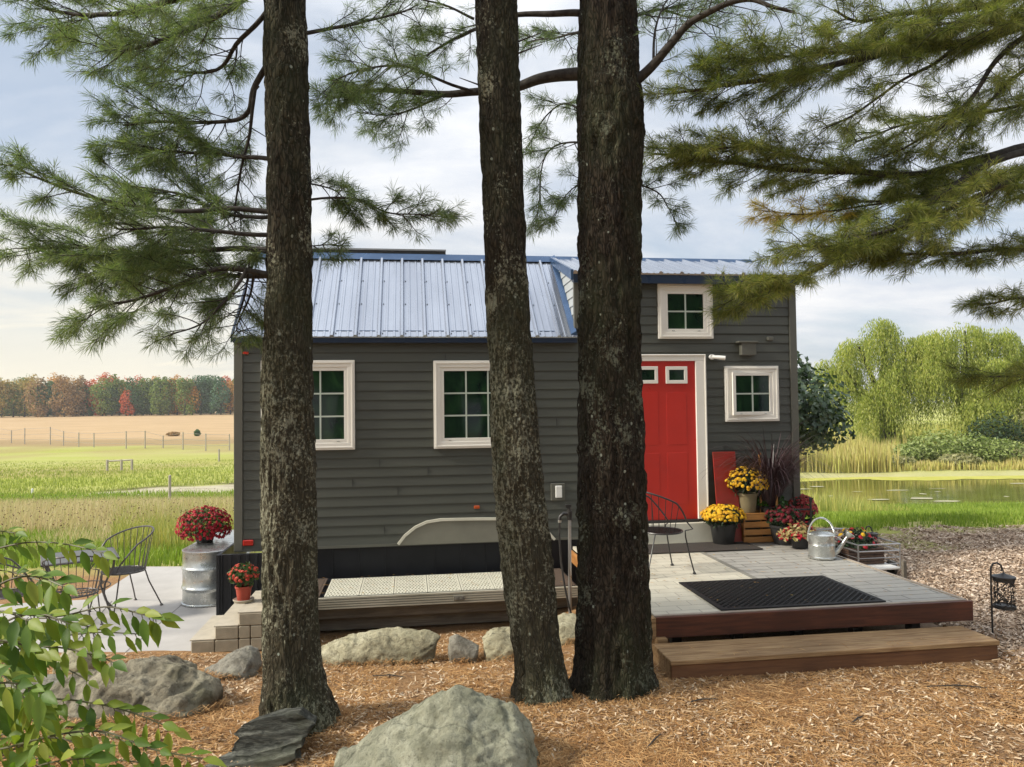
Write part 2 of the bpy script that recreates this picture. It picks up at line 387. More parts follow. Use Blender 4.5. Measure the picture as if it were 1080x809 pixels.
def quadidx(nx, ny):
    i = np.arange(ny-1)[:, None]*nx+np.arange(nx-1)[None, :]
    return np.stack([i, i+1, i+nx+1, i+nx], -1).reshape(-1, 4)
nz = fbm(X*.8, Y*.8, 0*X, 4, 21)-.5; nzb = fbm(X*.12, Y*.12, 0*X, 3, 33)-.5
left = 1-sstep(-1.5+.1*Y*0, 1.0+.12*Y, X)
# zones
gravel = sstep(-.3, .3, (X-3.6)*.9+(Y-7.2)*.75+nz*1.2)*(1-left)*(1-sstep(12.9, 14.0, Y+nz*2.2))
gr_patch = .62*np.clip(sstep(.12, .24, nz+.12*np.exp(-((Y-11.3)/.5)**2)-.02), 0, 1)*gravel*(Y > 9)
grassR = (1-left)*sstep(12.4, 13.6, Y+nz*2.2)
grassL = left*sstep(11.2, 12.2, Y+nz*1.2)
grass = np.maximum(np.maximum(grassR, grassL), gr_patch)
mud = left*np.exp(-((Y-41.5+nzb*14+X*.10)/4.2)**2)*1.5 + (1-left)*(sstep(34.5, 35.5, Y)*(1-sstep(37, 39, Y)))
mud = np.clip(mud, 0, 1)
dry = left*np.maximum(sstep(118, 128, Y+nzb*8)*1.0, (sstep(13.5, 17, Y+nz*3)*(1-sstep(27, 36, Y+nz*5)))*.9)
corn = left*sstep(110, 122, Y+nzb*16)
yb = 34.5+.6*(X+24)+nzb*5+nz*1.2; wch = 2.2+np.clip((X+24)*.35, 0, 6)
mudL = left*sstep(-wch-.6, -wch+.6, Y-yb)*(1-sstep(-.2, .4, Y-yb))*(Y < 60)
mud = np.clip(np.maximum(mudL, (1-left)*(sstep(34.5, 35.5, Y)*(1-sstep(35.6, 37.4, Y+nz)))*.55), 0, 1)
bank = left*np.exp(-((Y-yb-.6)/.7)**2)*np.clip(.75+nz*3, 0, 1)  # dark mud line along the bank, with its shadow put into the colour
dry = left*np.maximum(sstep(94, 104, Y+nzb*14), sstep(13.5, 17, Y+nz*3)*(1-sstep(-wch-1.0, -wch+1.0, Y-yb))*.9)
dry = np.maximum(dry, left*sstep(.05, .22, fbm(X*.05, Y*.03, 0*X, 4, 44)-.5)*(Y > 46)*.6)
def ground_mat():
    m, nt, b, out = newmat('ground')
    def A(n): a = N(nt, 'ShaderNodeAttribute', attribute_name=n); return a.outputs['Fac']
    v = coords(nt, (1, 1, 1), True)
    f1 = noise_n(nt, v, 14, 8, .7); f2 = noise_n(nt, v, 90, 5, .7); f3 = noise_n(nt, v, 1.1, 4)
    st = noise_n(nt, coords(nt, (1, 2.6, 1), True), 45, 5, .7, 1.5)
    mul = ramp(nt, st, [(.34, (.06, .032, .016)), (.45, (.20, .11, .05)), (.55, (.38, .23, .11)), (.68, (.58, .42, .25))])
    mul = mixc(nt, ramp(nt, f3, [(.35, .0), (.65, .55)]), mul, ramp(nt, f1, [(.35, (.24, .125, .050)), (.65, (.44, .25, .11))]))
    gra = ramp(nt, f2, [(.3, (.13, .09, .06)), (.5, (.33, .24, .165)), (.7, (.52, .40, .30))])
    gra = mixc(nt, ramp(nt, f3, [(.4, 0.0), (.65, .4)]), gra, (.30, .21, .16))
    grs = ramp(nt, f1, [(.3, (.20, .25, .04)), (.5, (.32, .36, .06)), (.7, (.46, .45, .11))])
    big = noise_n(nt, coords(nt, (.25, 1, 1), True), .16, 5, .6)
    grs = mixc(nt, ramp(nt, big, [(.38, 0.0), (.62, .75)]), grs, (.40, .38, .15))
    dr = ramp(nt, f1, [(.3, (.22, .15, .07)), (.7, (.38, .28, .14))])
    cor = ramp(nt, noise_n(nt, coords(nt, (.15, 1, 1), True), .35, 5), [(.3, (.37, .255, .135)), (.7, (.48, .34, .19))])
    md = ramp(nt, noise_n(nt, coords(nt, (.4, 1, 1), True), .8, 5), [(.3, (.30, .25, .18)), (.5, (.46, .42, .30)), (.7, (.38, .36, .20))])
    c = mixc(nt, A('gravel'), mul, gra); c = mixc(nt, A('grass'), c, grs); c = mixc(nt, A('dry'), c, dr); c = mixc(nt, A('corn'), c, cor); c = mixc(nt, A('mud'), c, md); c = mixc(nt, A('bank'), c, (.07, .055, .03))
    L(nt, c, b.inputs['Base Color']); b.inputs['Roughness'].default_value = .95; b.inputs['Specular IOR Level'].default_value = .15
    bump(nt, b, math_n(nt, 'ADD', st, f2), .6, .02); return m
M['ground'] = ground_mat()
V = np.stack([X, Y, Zg], -1).reshape(-1, 3)
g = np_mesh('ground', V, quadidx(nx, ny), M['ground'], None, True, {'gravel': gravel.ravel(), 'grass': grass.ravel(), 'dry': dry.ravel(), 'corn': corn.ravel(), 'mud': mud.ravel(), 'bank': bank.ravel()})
struct(g)

# pond
def water_mat():
    m, nt, b, out = newmat('pond_water')
    v = coords(nt, (1, 2.5, 1), True)
    L(nt, ramp(nt, noise_n(nt, v, .5, 4), [(.35, (.07, .08, .012)), (.7, (.16, .16, .03))]), b.inputs['Base Color'])
    b.inputs['Roughness'].default_value = .07; b.inputs['Specular IOR Level'].default_value = .8; b.inputs['IOR'].default_value = 1.4
    bump(nt, b, noise_n(nt, v, 4.0, 4), .09, .02); return m
PZ = -1.47
mb = MB(); mb.add([(2, 22, PZ), (70, 22, PZ), (70, 37.5, PZ), (2, 37.5, PZ)], [(0, 1, 2, 3)])
struct(mb.build('water', water_mat()))
# floating weed: ragged sheets a few mm above the water
M['algae'] = pm('algae', (.34, .34, .04), (.42, .40, .08), 3, .8, .2)
M['scum'] = pm('pond_scum', (.45, .42, .30), (.35, .34, .2), 3, .8, .2)
def blob(mb, cx, cy, rx, ry, z, n=26, amp=.35, s=0):
    vs = [(cx, cy, z)]
    for k in range(n):
        a = 2*math.pi*k/n; q = 1+amp*(mnoise.noise(Vector((math.cos(a)*1.5+s, math.sin(a)*1.5, s*2.3))))
        vs.append((cx+rx*q*math.cos(a), cy+ry*q*math.sin(a), z))
    mb.add(vs, [(0, 1+k, 1+(k+1) % n) for k in range(n)])
mb = MB()
for i in range(26): blob(mb, 12+i*1.3+random.uniform(-.5, .5), 35.2+random.uniform(-.4, .5)-(.05*i if i > 12 else 0), random.uniform(1.2, 2.4), random.uniform(.5, 1.0), PZ+.006+.0006*i, s=i)
tag(mb.build('algae', M['algae']), kind='stuff', label='yellow green algae floating along the far edge of the pond', cat='algae')
mb = MB()
for i in range(26):
    x = random.uniform(11, 24); y = random.uniform(26, 34); blob(mb, x, y, random.uniform(.1, .5), random.uniform(.04, .16), PZ+.006+.0005*i, 14, .5, i*3.1)
tag(mb.build('floating_scum', M['scum']), kind='stuff', label='pale patches of scum floating on the pond', cat='pond scum')

# ------------------------------------------------------------------ house
HL = Vector(((247-540)/780*9.0, 9.0)); YAW = R(8)
SB = .45     # siding base above near ground
house = thing('tiny_house', 'dark grey-green tiny house on a trailer with blue metal roof and red door', 'house', (HL.x, HL.y, SB), YAW)
HM = Matrix.Translation((HL.x, HL.y, SB)) @ Matrix.Rotation(YAW, 4, 'Z'); HI = HM.inverted()
def wall(px, py, v=0.0):      # photograph -> (u, w) on the plane v of the house
    o = HI @ Vector((0, 0, CAM_H)); d = HI.to_3x3() @ ray(px, py); t = (v-o.y)/d.y
    p = o+d*t; return p.x, p.z
def hw(u, v, w): return HM @ Vector((u, v, w))
LEN = 7.31; DEP = 2.6; EAVE = 2.665; RIDGE = 3.875; DE = 3.465; DU = wall(609, 330)[0]-.02
print('house: len', wall(840, 450), 'eave', wall(400, 358), 'dormer u', DU, 'dormer eave', wall(720, 290))
# clapboards
EX = .119
def clap(mb, u0, u1f, w0, w1, v=0):
    w = w0
    while w < w1-1e-4:
        t = min(w+EX, w1); ua, ub = (u0(w), u1f(w)); uc, ud = (u0(t), u1f(t))
        if ub-ua > .005 or ud-uc > .005:
            mb.add([(ua, v-.016, w), (ub, v-.016, w), (ud, v-.003, t), (uc, v-.003, t), (ua, v+.02, w), (ub, v+.02, w), (ud, v+.02, t), (uc, v+.02, t)],
                   [(0, 1, 2, 3), (0, 4, 5, 1), (3, 2, 6, 7), (0, 3, 7, 4), (1, 5, 6, 2), (4, 7, 6, 5)])
        w = t
mb = MB(); clap(mb, lambda w: .1, lambda w: LEN-.1, .02, EAVE-.02); clap(mb, lambda w: DU+.04, lambda w: LEN-.1, EAVE-.02, DE-.1)
rj = random.Random(4)
mb.mi = 1
for k in range(22):
    row = rj.randint(0, 19); u = rj.uniform(.3, LEN-.3); w = .02+row*EX
    mb.bb(u-.002, u+.002, -.0175, -.002, w+.003, w+EX-.02)
mb.build('siding', [M['siding'], M['skirt']], house)
# bodies: closed walls behind the clapboards
prof = [(0.03, 0), (DEP, 0), (DEP, EAVE), (DEP/2, RIDGE-.06), (.03, EAVE-.05)]
mb = MB(); mb.prism([(.02, v, w) for v, w in prof], (LEN-.04, 0, 0)); mb.build('wall', M['siding'], house)
mb = MB(); clap_prof = [(.035, EAVE-.1), (DEP/2, EAVE-.1), (DEP/2, RIDGE-.07), (.035, DE-.06)]
mb.prism([(DU, v, w) for v, w in clap_prof], (LEN-.04-DU, 0, 0)); dw = mb.build('dormer_wall', M['siding'], house)
# cheek boards facing left
mb = MB(); slope = (RIDGE-EAVE)/(DEP/2); dsl = (RIDGE-DE)/(DEP/2)
w = EAVE
while w < RIDGE-.05:
    t = min(w+EX, RIDGE-.05)
    vmin = lambda ww: max(.0, (ww-DE)/dsl) if ww > DE else 0.0
    vmax = lambda ww: (ww-EAVE)/slope+.02
    a0, a1, b0, b1 = vmin(w), vmax(w), vmin(t), vmax(t)
    if a1 > a0 or b1 > b0:
        mb.add([(DU-.018, a0, w), (DU-.018, max(a0, a1), w), (DU-.004, max(b0, b1), t), (DU-.004, b0, t), (DU+.01, a0, w), (DU+.01, max(a0, a1), w)], [(0, 1, 2, 3), (0, 4, 5, 1)])
    w = t
mb.build('cheek_siding', pm('cheek_siding', (.40, .42, .42), (.33, .35, .35), 3, .4, .1), house)  # paler than the wall siding: its reflected light is put into the colour
for u in (0.0, LEN-.1): mb = MB(); mb.bb(u, u+.1, -.032, .05, 0, EAVE-.03 if u < 1 else DE-.1); mb.build('corner_board', M['trim_grey'], house, bevel=.004)
mb = MB(); mb.bb(DU-.03, DU+.045, -.03, .03, EAVE+.04, DE-.08); mb.build('dormer_corner_board', M['trim_grey'], house, bevel=.003)
mb = MB(); mb.bb(-.002, LEN+.002, -.024, .03, -.012, .02); mb.build('bottom_trim', M['trim_grey'], house)
# roofs
def rib_roof(name, u0, u1, v0, w0, v1, w1, sp=.285, th=.02):
    mb = MB(); d = Vector((0, v1-v0, w1-w0)); Ld = d.length; d.normalize(); nrm = Vector((0, -d.z, d.y))
    def P(u, s, h): q = Vector((u, v0, w0))+d*s+nrm*h; return (q.x, q.y, q.z)
    # profile across u
    prof = []; u = u0
    k = 0
    cs = []
    c = u0+.03
    while c < u1-.02: cs.append(c); c += sp
    prof = [(u0, 0)]
    for c in cs:
        prof += [(c-.030, 0), (c-.013, .026), (c+.013, .026), (c+.030, 0)]
        for q in (.33, .66):
            m_ = c+sp*q
            if m_+.02 < u1: prof += [(m_-.018, 0), (m_-.010, .005), (m_+.010, .005), (m_+.018, 0)]
    prof = sorted([p for p in prof if u0 <= p[0] <= u1], key=lambda a: a[0])+[(u1, 0)]
    n = len(prof); ss = [0, Ld*.45, Ld]
    vs = [P(u, s, h) for s in ss for u, h in prof]+[P(u, s, -th) for s in ss for u, h in prof]
    fs = [(j*n+i, j*n+i+1, (j+1)*n+i+1, (j+1)*n+i) for j in range(2) for i in range(n-1)]
    o = 3*n
    fs += [(o+j*n+i, o+(j+1)*n+i, o+(j+1)*n+i+1, o+j*n+i+1) for j in range(2) for i in range(n-1)]
    fs += [(i, o+i, o+i+1, i+1) for i in range(n-1)]+[(2*n+i, 2*n+i+1, o+2*n+i+1, o+2*n+i) for i in range(n-1)]
    fs += [(0, n, o+n, o), (n, 2*n, o+2*n, o+n), (n-1, o+n-1, o+2*n-1, 2*n-1), (2*n-1, o+2*n-1, o+3*n-1, 3*n-1)]
    mb.add(vs, fs)
    # fixing screws and the seam near the eave
    for c in cs:
        for s in (.06, Ld*.37, Ld*.66):
            p = Vector(P(c+.045, s, .004)); mb.box(p, (.014, .014, .012))
    return mb.build(name, M['roof'], house), P, Ld, cs
OV = .10
rf, P, Ld, cs = rib_roof('roof', .0, DU+.0, -OV, EAVE-OV*slope+.02, DEP/2, RIDGE)
mb = MB()
for i, c in enumerate(cs[:-1]):
    a = Vector(P(c+.045, .115, .003)); b_ = Vector(P(c+.24, .115, .003)); mb.tube([a, b_], .005, 5)
mb.build('roof_lap_seam', M['flash'], rf)
rf2, P2, Ld2, _ = rib_roof('dormer_roof', DU-.06, LEN+.01, -.14, DE-.14*dsl+.0, DEP/2, RIDGE+.005)
mb = MB(); mb.add([(0, DEP/2, RIDGE), (LEN+.01, DEP/2, RIDGE), (LEN+.01, DEP+.1, EAVE-.08), (0, DEP+.1, EAVE-.08)], [(0, 1, 2, 3)])
mb.build('rear_roof', M['roof'], house)
mb = MB(); mb.prism([(-.01, DEP/2-.10, RIDGE-.06), (-.01, DEP/2, RIDGE+.045), (-.01, DEP/2+.10, RIDGE-.06), (-.01, DEP/2, RIDGE+.03)], (LEN+.03, 0, 0)); mb.build('ridge_cap', M['flash'], house)
mb = MB(); mb.bb(.0, DU-.01, -OV+.012, -OV+.035, EAVE-OV*slope-.055, EAVE-OV*slope+.003); mb.bb(.0, DU-.01, -OV+.035, .0, EAVE-OV*slope-.053, EAVE-OV*slope-.04); mb.build('fascia', M['navy'], house)
mb = MB(); mb.bb(DU-.05, LEN+.005, -.128, -.10, DE-.14*dsl-.13, DE-.14*dsl-.022); mb.bb(DU-.05, LEN+.005, -.10, 0, DE-.15, DE-.13); mb.build('dormer_fascia', M['navy'], house)
# rake boards, left end and dormer side
mb = MB()
mb.prism([(-.022, -OV-.0, EAVE-OV*slope-.05), (-.022, -OV-.0, EAVE-OV*slope+.04), (-.022, DEP/2, RIDGE+.04), (-.022, DEP/2, RIDGE-.09)], (.02, 0, 0))
mb.build('rake_board', M['navy'], house)
mb = MB()
mb.prism([(DU-.09, -.14, DE-.14*dsl-.10), (DU-.09, -.14, DE-.14*dsl+.035), (DU-.09, DEP/2, RIDGE+.035), (DU-.09, DEP/2, RIDGE-.06)], (.03, 0, 0))
mb.build('dormer_rake', M['flash'], house)
mb = MB(); a = Vector((DU-.045, -OV+.02, EAVE-OV*slope+.045)); b_ = Vector((DU-.045, DEP/2-.02, RIDGE+.01))
mb.prism([a+Vector((-.04, 0, .0)), a+Vector((-.04, 0, .012)), a+Vector((.03, 0, .05)), a+Vector((.035, 0, 0))], b_-a); mb.build('flashing', M['flash'], house)
# solar panel
u0, _ = wall(300, 268, 1.35); u1, _ = wall(470, 268, 1.35)
mb = MB(); mb.mi = 0; mb.bb(u0, u1, DEP/2+.02, DEP/2+.9, RIDGE+.05, RIDGE+.115); 
mb.bb(u0+.2, u0+.25, DEP/2+.05, DEP/2+.1, RIDGE-.05, RIDGE+.05); mb.bb(u1-.25, u1-.2, DEP/2+.05, DEP/2+.1, RIDGE-.05, RIDGE+.05)
sp = mb.build('solar_panel', M['black'], house, bevel=.004)
mb = MB(); mb.bb(u0-.004, u1+.004, DEP/2+.012, DEP/2+.0195, RIDGE+.095, RIDGE+.118); mb.build('panel_frame', M['steel'], sp)

def window(px0, px1, py0, py1, cols, rows, open_=0, name='window'):
    u0, wt = wall(px0, py0, -.03); u1, wb = wall(px1, py1, -.03)
    fw = .085; sw = .045
    mb = MB()
    for (a, b_, c, d) in ((u0, u1, wt-fw, wt), (u0, u1, wb, wb+fw), (u0, u0+fw, wb+fw, wt-fw), (u1-fw, u1, wb+fw, wt-fw)): mb.bb(a, b_, -.052, .01, c, d)
    e = .02
    for (a, b_, c, d) in ((u0+e, u1-e, wt-e-.02, wt-e), (u0+e, u1-e, wb+e, wb+e+.02), (u0+e, u0+e+.02, wb+e+.02, wt-e-.02), (u1-e-.02, u1-e, wb+e+.02, wt-e-.02)): mb.bb(a, b_, -.060, -.0515, c, d)
    fr = mb.build(name, M['white'], house, bevel=.003)
    a0, a1, b0, b1 = u0+fw, u1-fw, wb+fw, wt-fw
    ms = MB()
    for (a, b_, c, d) in ((a0, a1, b1-sw, b1), (a0, a1, b0, b0+sw), (a0, a0+sw, b0+sw, b1-sw), (a1-sw, a1, b0+sw, b1-sw)): ms.bb(a, b_, -.044, -.012, c, d)
    mu = MB(); g0, g1, h0, h1 = a0+sw, a1-sw, b0+sw, b1-sw; t = .012
    for i in range(1, cols): x = g0+(g1-g0)*i/cols; mu.bb(x-t/2*1.6, x+t/2*1.6, -.034, -.026, h0, h1)
    for i in range(1, rows): z = h0+(h1-h0)*i/rows; mu.bb(g0, g1, -.0335, -.0265, z-t/2*1.6, z+t/2*1.6)
    pn = MB(); pn.bb(g0-.01, g1+.01, -.0255, -.02, h0-.01, h1+.01)
    lt = MB(); lt.bb(a0+.1, a0+.13, -.05, -.0435, b0+.014, b0+.024); lt2 = MB(); lt2.bb(a1-.13, a1-.1, -.05, -.0435, b0+.014, b0+.024)
    ss = []
    for nm, q, mm in (('sash', ms, M['white']), ('muntin', mu, M['muntin']), ('pane', pn, M['glass']), ('latch', lt, M['galv']), ('latch', lt2, M['galv'])):
        ss.append(q)
        if open_:
            piv = Vector((a1, -.05, 0)); rot = Matrix.Rotation(open_, 3, 'Z'); q.v = [tuple(rot @ (Vector(v)-piv)+piv) for v in q.v]
        q.build(nm, mm, fr, bevel=.002 if nm == 'sash' else 0)
    return fr
window(275.5, 374.5, 380.2, 474, 3, 3)
window(457, 549, 380.5, 471.5, 3, 3)
window(693.5, 752, 299.5, 357.3, 2, 2)
window(764, 821.5, 386.2, 444, 2, 2, R(4.5))
# door
dl, dt = wall(662, 381, -.03); dr, db = wall(736, 547, -.03); tl, tt = wall(652, 374, -.03); tr, _ = wall(744.8, 450, -.03)
mb = MB(); mb.bb(tl, tr, -.058, .01, dt, tt); mb.bb(tl, dl, -.058, .01, db, dt); mb.bb(dr, tr, -.058, .01, db, dt)
mb.bb(tl, tr, -.068, -.0575, tt-.02, tt-.002); mb.bb(tr-.02, tr, -.068, -.0575, db, tt-.021); mb.bb(tl, tl+.02, -.068, -.0575, db, tt-.021)
mb.build('door_trim', M['white'], house, bevel=.004)
mb = MB(); mb.bb(dl, dr, -.032, .01, db, dt)
wd = dr-dl; hd = dt-db
for (a, b_, c, d) in ((.14, .44, .10, .42), (.56, .86, .10, .42), (.14, .44, .47, .80), (.56, .86, .47, .80)):
    mb.bb(dl+a*wd, dl+b_*wd, -.0355, -.0315, db+c*hd, db+d*hd)
door = mb.build('door', M['red_door'], house, bevel=.002)
for (a, b_) in ((671, 694), (702, 725)):
    g0, h1 = wall(a, 386.5, -.04); g1, h0 = wall(b_, 404.5, -.04)
    mb = MB(); t = .045
    for q in ((g0, g1, h1-t, h1), (g0, g1, h0, h0+t), (g0, g0+t, h0+t, h1-t), (g1-t, g1, h0+t, h1-t)): mb.bb(q[0], q[1], -.05, -.03, q[2], q[3])
    lw = mb.build('door_light', M['white'], door, bevel=.003)
    mb = MB(); mb.bb(g0+t-.005, g1-t+.005, -.042, -.0385, h0+t-.005, h1-t+.005); mb.build('pane', M['glass'], lw)
mb = MB(); mb.tube([(dl+.06, -.03, db+.95), (dl+.06, -.08, db+.95)], .012, 8); mb.sphere((dl+.06, -.10, db+.95), .03); mb.build('handle', M['black'], door, True)
mb = MB(); mb.bb(dl, dr, -.075, .0, db-.035, db-.002); mb.build('threshold', M['black'], house, bevel=.003)
_, sw_ = wall(700, 563, -.12)
mb = MB(); mb.bb(tl, tr+.03, -.13, .0, -.095, db-.037); mb.build('door_step', M['cream'], house, bevel=.005)
# wheel arch
def wp(px, py, v=-.03): u, w = wall(px, py, v); return Vector((u, v, w))
arch = [(420, 574), (427, 565), (438, 556), (450, 550.5), (465, 548), (500, 547.3), (535, 547), (552, 548), (566, 553), (577, 560), (585, 569)]
pts = [wp(*p) for p in arch]
mb = MB(); n = len(pts)
vs = []
for i, p in enumerate(pts):
    t = (pts[min(i+1, n-1)]-pts[max(i-1, 0)]).normalized(); nn = Vector((-t.z, 0, t.x))
    for s, v in ((-.016, -.02), (.016, -.02), (.016, -.052), (-.016, -.052)): q = p+nn*s; vs.append((q.x, v, q.z))
fs = [(i*4+k, i*4+(k+1) % 4, (i+1)*4+(k+1) % 4, (i+1)*4+k) for i in range(n-1) for k in range(4)]+[(0, 1, 2, 3), tuple((n-1)*4+k for k in (3, 2, 1, 0))]
mb.add(vs, fs); ar = mb.build('wheel_arch_trim', M['cream'], house)
mb = MB(); poly = [(p.x, -.038, p.z) for p in pts]
mb.prism([(poly[0][0], -.038, .0)]+poly+[(poly[-1][0], -.038, .0)], (0, .03, 0)); mb.build('wheel_arch_panel', M['tanpanel'], house)
# small fixtures
def fix(name, px0, px1, py0, py1, mat, d0=-.06, parent=house, bev=.006):
    u0, w1 = wall(px0, py0, d0); u1, w0 = wall(px1, py1, d0); mb = MB(); mb.bb(u0, u1, d0, -.002, w0, w1); return mb.build(name, mat, parent, bevel=bev)
fix('marker_light', 256, 267, 570, 575.5, M['rlight'], -.04); fix('marker_light', 256, 262, 371, 373.5, M['rlight'], -.04); fix('marker_light', 500, 506, 533.5, 536.5, M['amber'], -.035)
ol = fix('outlet_cover', 581, 596, 510, 528, M['trim_grey'], -.035); fix('outlet_face', 586, 593, 512.5, 525, M['plastic_w'], -.05, ol)
vb = fix('vent_box', 782, 798, 360.5, 374.5, M['trim_grey'], -.09); fix('vent_hood', 779, 800, 359.5, 361.5, M['trim_grey'], -.11, vb); fix('vent_flap', 810, 816, 355, 359, M['trim_grey'], -.05)
u, w = wall(751, 376.5, -.05); mb = MB(); mb.tube([(u, -.02, w), (u, -.07, w)], .035, 12); mb.tube([(u, -.06, w), (u+.07, -.10, w-.01), (u+.15, -.12, w-.02)], [.022, .028, .03], 10); lf = mb.build('porch_light', M['plastic_w'], house, True)
# skirting with ribs, down to the ground
mb = MB(); mb.bb(.5, 3.9, .04, .08, -.95, -.0); 
u = .5
while u < 3.9: mb.bb(u, u+.02, .026, .041, -.9, -.014); u += .32
mb.bb(3.9, LEN-.02, .06, .1, -.75, 0); mb.build('skirting', M['skirt'], house)
mb = MB(); mb.bb(-.13, .52, -.14, -.11, -.80, -.013)
u = -.13
while u < .5: mb.bb(u, u+.03, -.155, -.139, -.79, -.015); u += .1
mb.bb(-.17, -.13, -.17, .12, -.83, -.012); mb.bb(-.16, -.13, .12, 1.9, -.8, -.012); mb.build('corner_skirting', M['skirt'], house, bevel=.003)
# ------------------------------------------------------------------ deck (house frame, level DZ)
DZ = .35
def hz(px, py, z):            # photograph -> house frame point on the level z
    p = HI @ at_z(px, py, z); return p.x, p.y
aL, vF1 = hz(690, 650, DZ); aR, vF2 = hz(1022, 633.5, DZ); vF = (vF1+vF2)/2
print('deck', aL, vF1, aR, vF2)
o = hw(aL, vF, 0)
deck = thing('deck', 'low wooden deck with cream tiles, grey planks and dark red-brown edge board', 'deck', (o.x, o.y, 0), YAW)
DWd = aR-aL; DD = -.03-vF
seam = hz(741, 583, DZ)[0]-aL
print('seam', seam, DWd, DD)
M['joist'] = pm('dark_joist', (.03, .022, .016), (.02, .015, .01), 6, .8, .2)
def tile_mat(name, c1, c2, tw, th, line, mort=.008, off=.5):
    m, nt, b, out = newmat(name); v = coords(nt)
    br = N(nt, 'ShaderNodeTexBrick'); br.offset = off; br.inputs['Scale'].default_value = 1; br.inputs['Brick Width'].default_value = tw; br.inputs['Row Height'].default_value = th
    br.inputs['Mortar Size'].default_value = mort; br.inputs['Color1'].default_value = (*c1, 1); br.inputs['Color2'].default_value = (*c2, 1); br.inputs['Mortar'].default_value = (*line, 1)
    L(nt, v, br.inputs['Vector']); n = noise_n(nt, v, 7, 6, .65); n2 = noise_n(nt, coords(nt, (12, 1.5, 1)), 4, 6, .6)
    c = mixc(nt, ramp(nt, n, [(.35, .35), (.7, 0.0)]), br.outputs['Color'], tuple(x*.6 for x in c1)); c = mixc(nt, ramp(nt, n2, [(.5, 0.0), (.75, .3)]), c, (.5, .47, .40))
    L(nt, c, b.inputs['Base Color']); L(nt, ramp(nt, n, [(.3, .55), (.7, .8)]), b.inputs['Roughness']); b.inputs['Specular IOR Level'].default_value = .3
    bump(nt, b, math_n(nt, 'ADD', math_n(nt, 'MULTIPLY', br.outputs['Fac'], -.8), math_n(nt, 'MULTIPLY', n2, .3)), .5, .004); return m
M['deck_cream'] = tile_mat('cream_tile', (.56, .53, .43), (.50, .47, .38), .30, .15, (.33, .31, .25), .006)
M['deck_grey'] = tile_mat('grey_plank', (.37, .36, .325), (.30, .29, .265), .62, .14, (.13, .125, .11), .008, .37)
mb = MB(); mb.bb(0.012, seam-.03, .05, DD, DZ-.035, DZ); mb.build('tile_floor', M['deck_cream'], deck)
mb = MB(); mb.bb(seam+.03, DWd-.03, .05, DD, DZ-.035, DZ-.003); mb.build('plank_floor', M['deck_grey'], deck)
mb = MB(); mb.bb(seam-.03, seam+.03, .05, DD, DZ-.035, DZ+.004); mb.build('seam_strip', pm('seam', (.22, .21, .18), (.17, .165, .14), 5, .7, .2), deck, bevel=.002)
mb = MB(); mb.bb(0, DWd, .008, .05, DZ-.03, DZ+.005); mb.bb(DWd-.03, DWd, .05, DD, DZ-.03, DZ+.008); mb.build('edge_trim', pm('edge_trim', (.34, .29, .23), (.26, .21, .165), 6, .6, .2), deck, bevel=.002)
mb = MB(); mb.bb(0, DWd+.03, -.03, .008, DZ-.175, DZ-.002); mb.build('fascia_board', M['wood_red'], deck, bevel=.003)
mb = MB(); mb.bb(-.035, -.0, -.03, 2.5, DZ-.175, DZ-.002); mb.build('side_board', M['wood_tan'], deck, bevel=.003)
M['wood_side'] = wood_mat('orange_side', (.40, .19, .06), (.28, .12, .035), 'Y', .6)
mb = MB(); mb.bb(-.035, 0, 2.5, DD-.02, DZ-.175, DZ-.04); mb.build('side_board', M['wood_side'], deck, bevel=.003)
mb = MB(); mb.bb(-.03, DWd-.12, .12, .16, DZ-.22, DZ-.05)
mb.build('skirt_board', M['skirt'], deck)
for q in np.linspace(.3, DWd-.3, 5):
    mb = MB(); mb.bb(q-.02, q+.02, .17, DD-.02, DZ-.2, DZ-.04); mb.build('joist', M['joist'], deck)
    for r in (.3, 1.5, 2.7): mb = MB(); mb.bb(q-.045, q+.045, r, r+.09, -.1, DZ-.201); mb.build('post', M['joist'], deck)
# step
s0, v0 = hz(706, 695, .16); s1, v1 = hz(1057, 677.5, .16)
print('step', s0, v0, s1, v1)
o = hw(s0, (v0+v1)/2, 0); SW = s1-s0
step = thing('deck_step', 'long low step of treated pine boards below the front edge of the deck', 'step', (o.x, o.y, 0), YAW)
for k in range(3):
    mb = MB(); mb.bb(-.01, SW+.01, -.012+k*.150, -.012+k*.150+.138, .125, .162-.001*k); mb.build('tread_board', M['wood_tan'], step, bevel=.004)
mb = MB(); mb.bb(0, SW, 0, .035, -.12, .124); mb.build('front_board', wood_mat('step_front', (.19, .088, .036), (.12, .052, .022), 'X', .7), step, bevel=.004)
for x in (0, SW-.035):
    mb = MB(); mb.bb(x-.001, x+.036, .036, .60, -.12, .123); mb.build('side_board', M['wood_tan'], step, bevel=.004)
mb = MB(); mb.bb(.04, .13, .44, .52, .124, .19); mb.build('block', M['wood_tan'], step, bevel=.003)

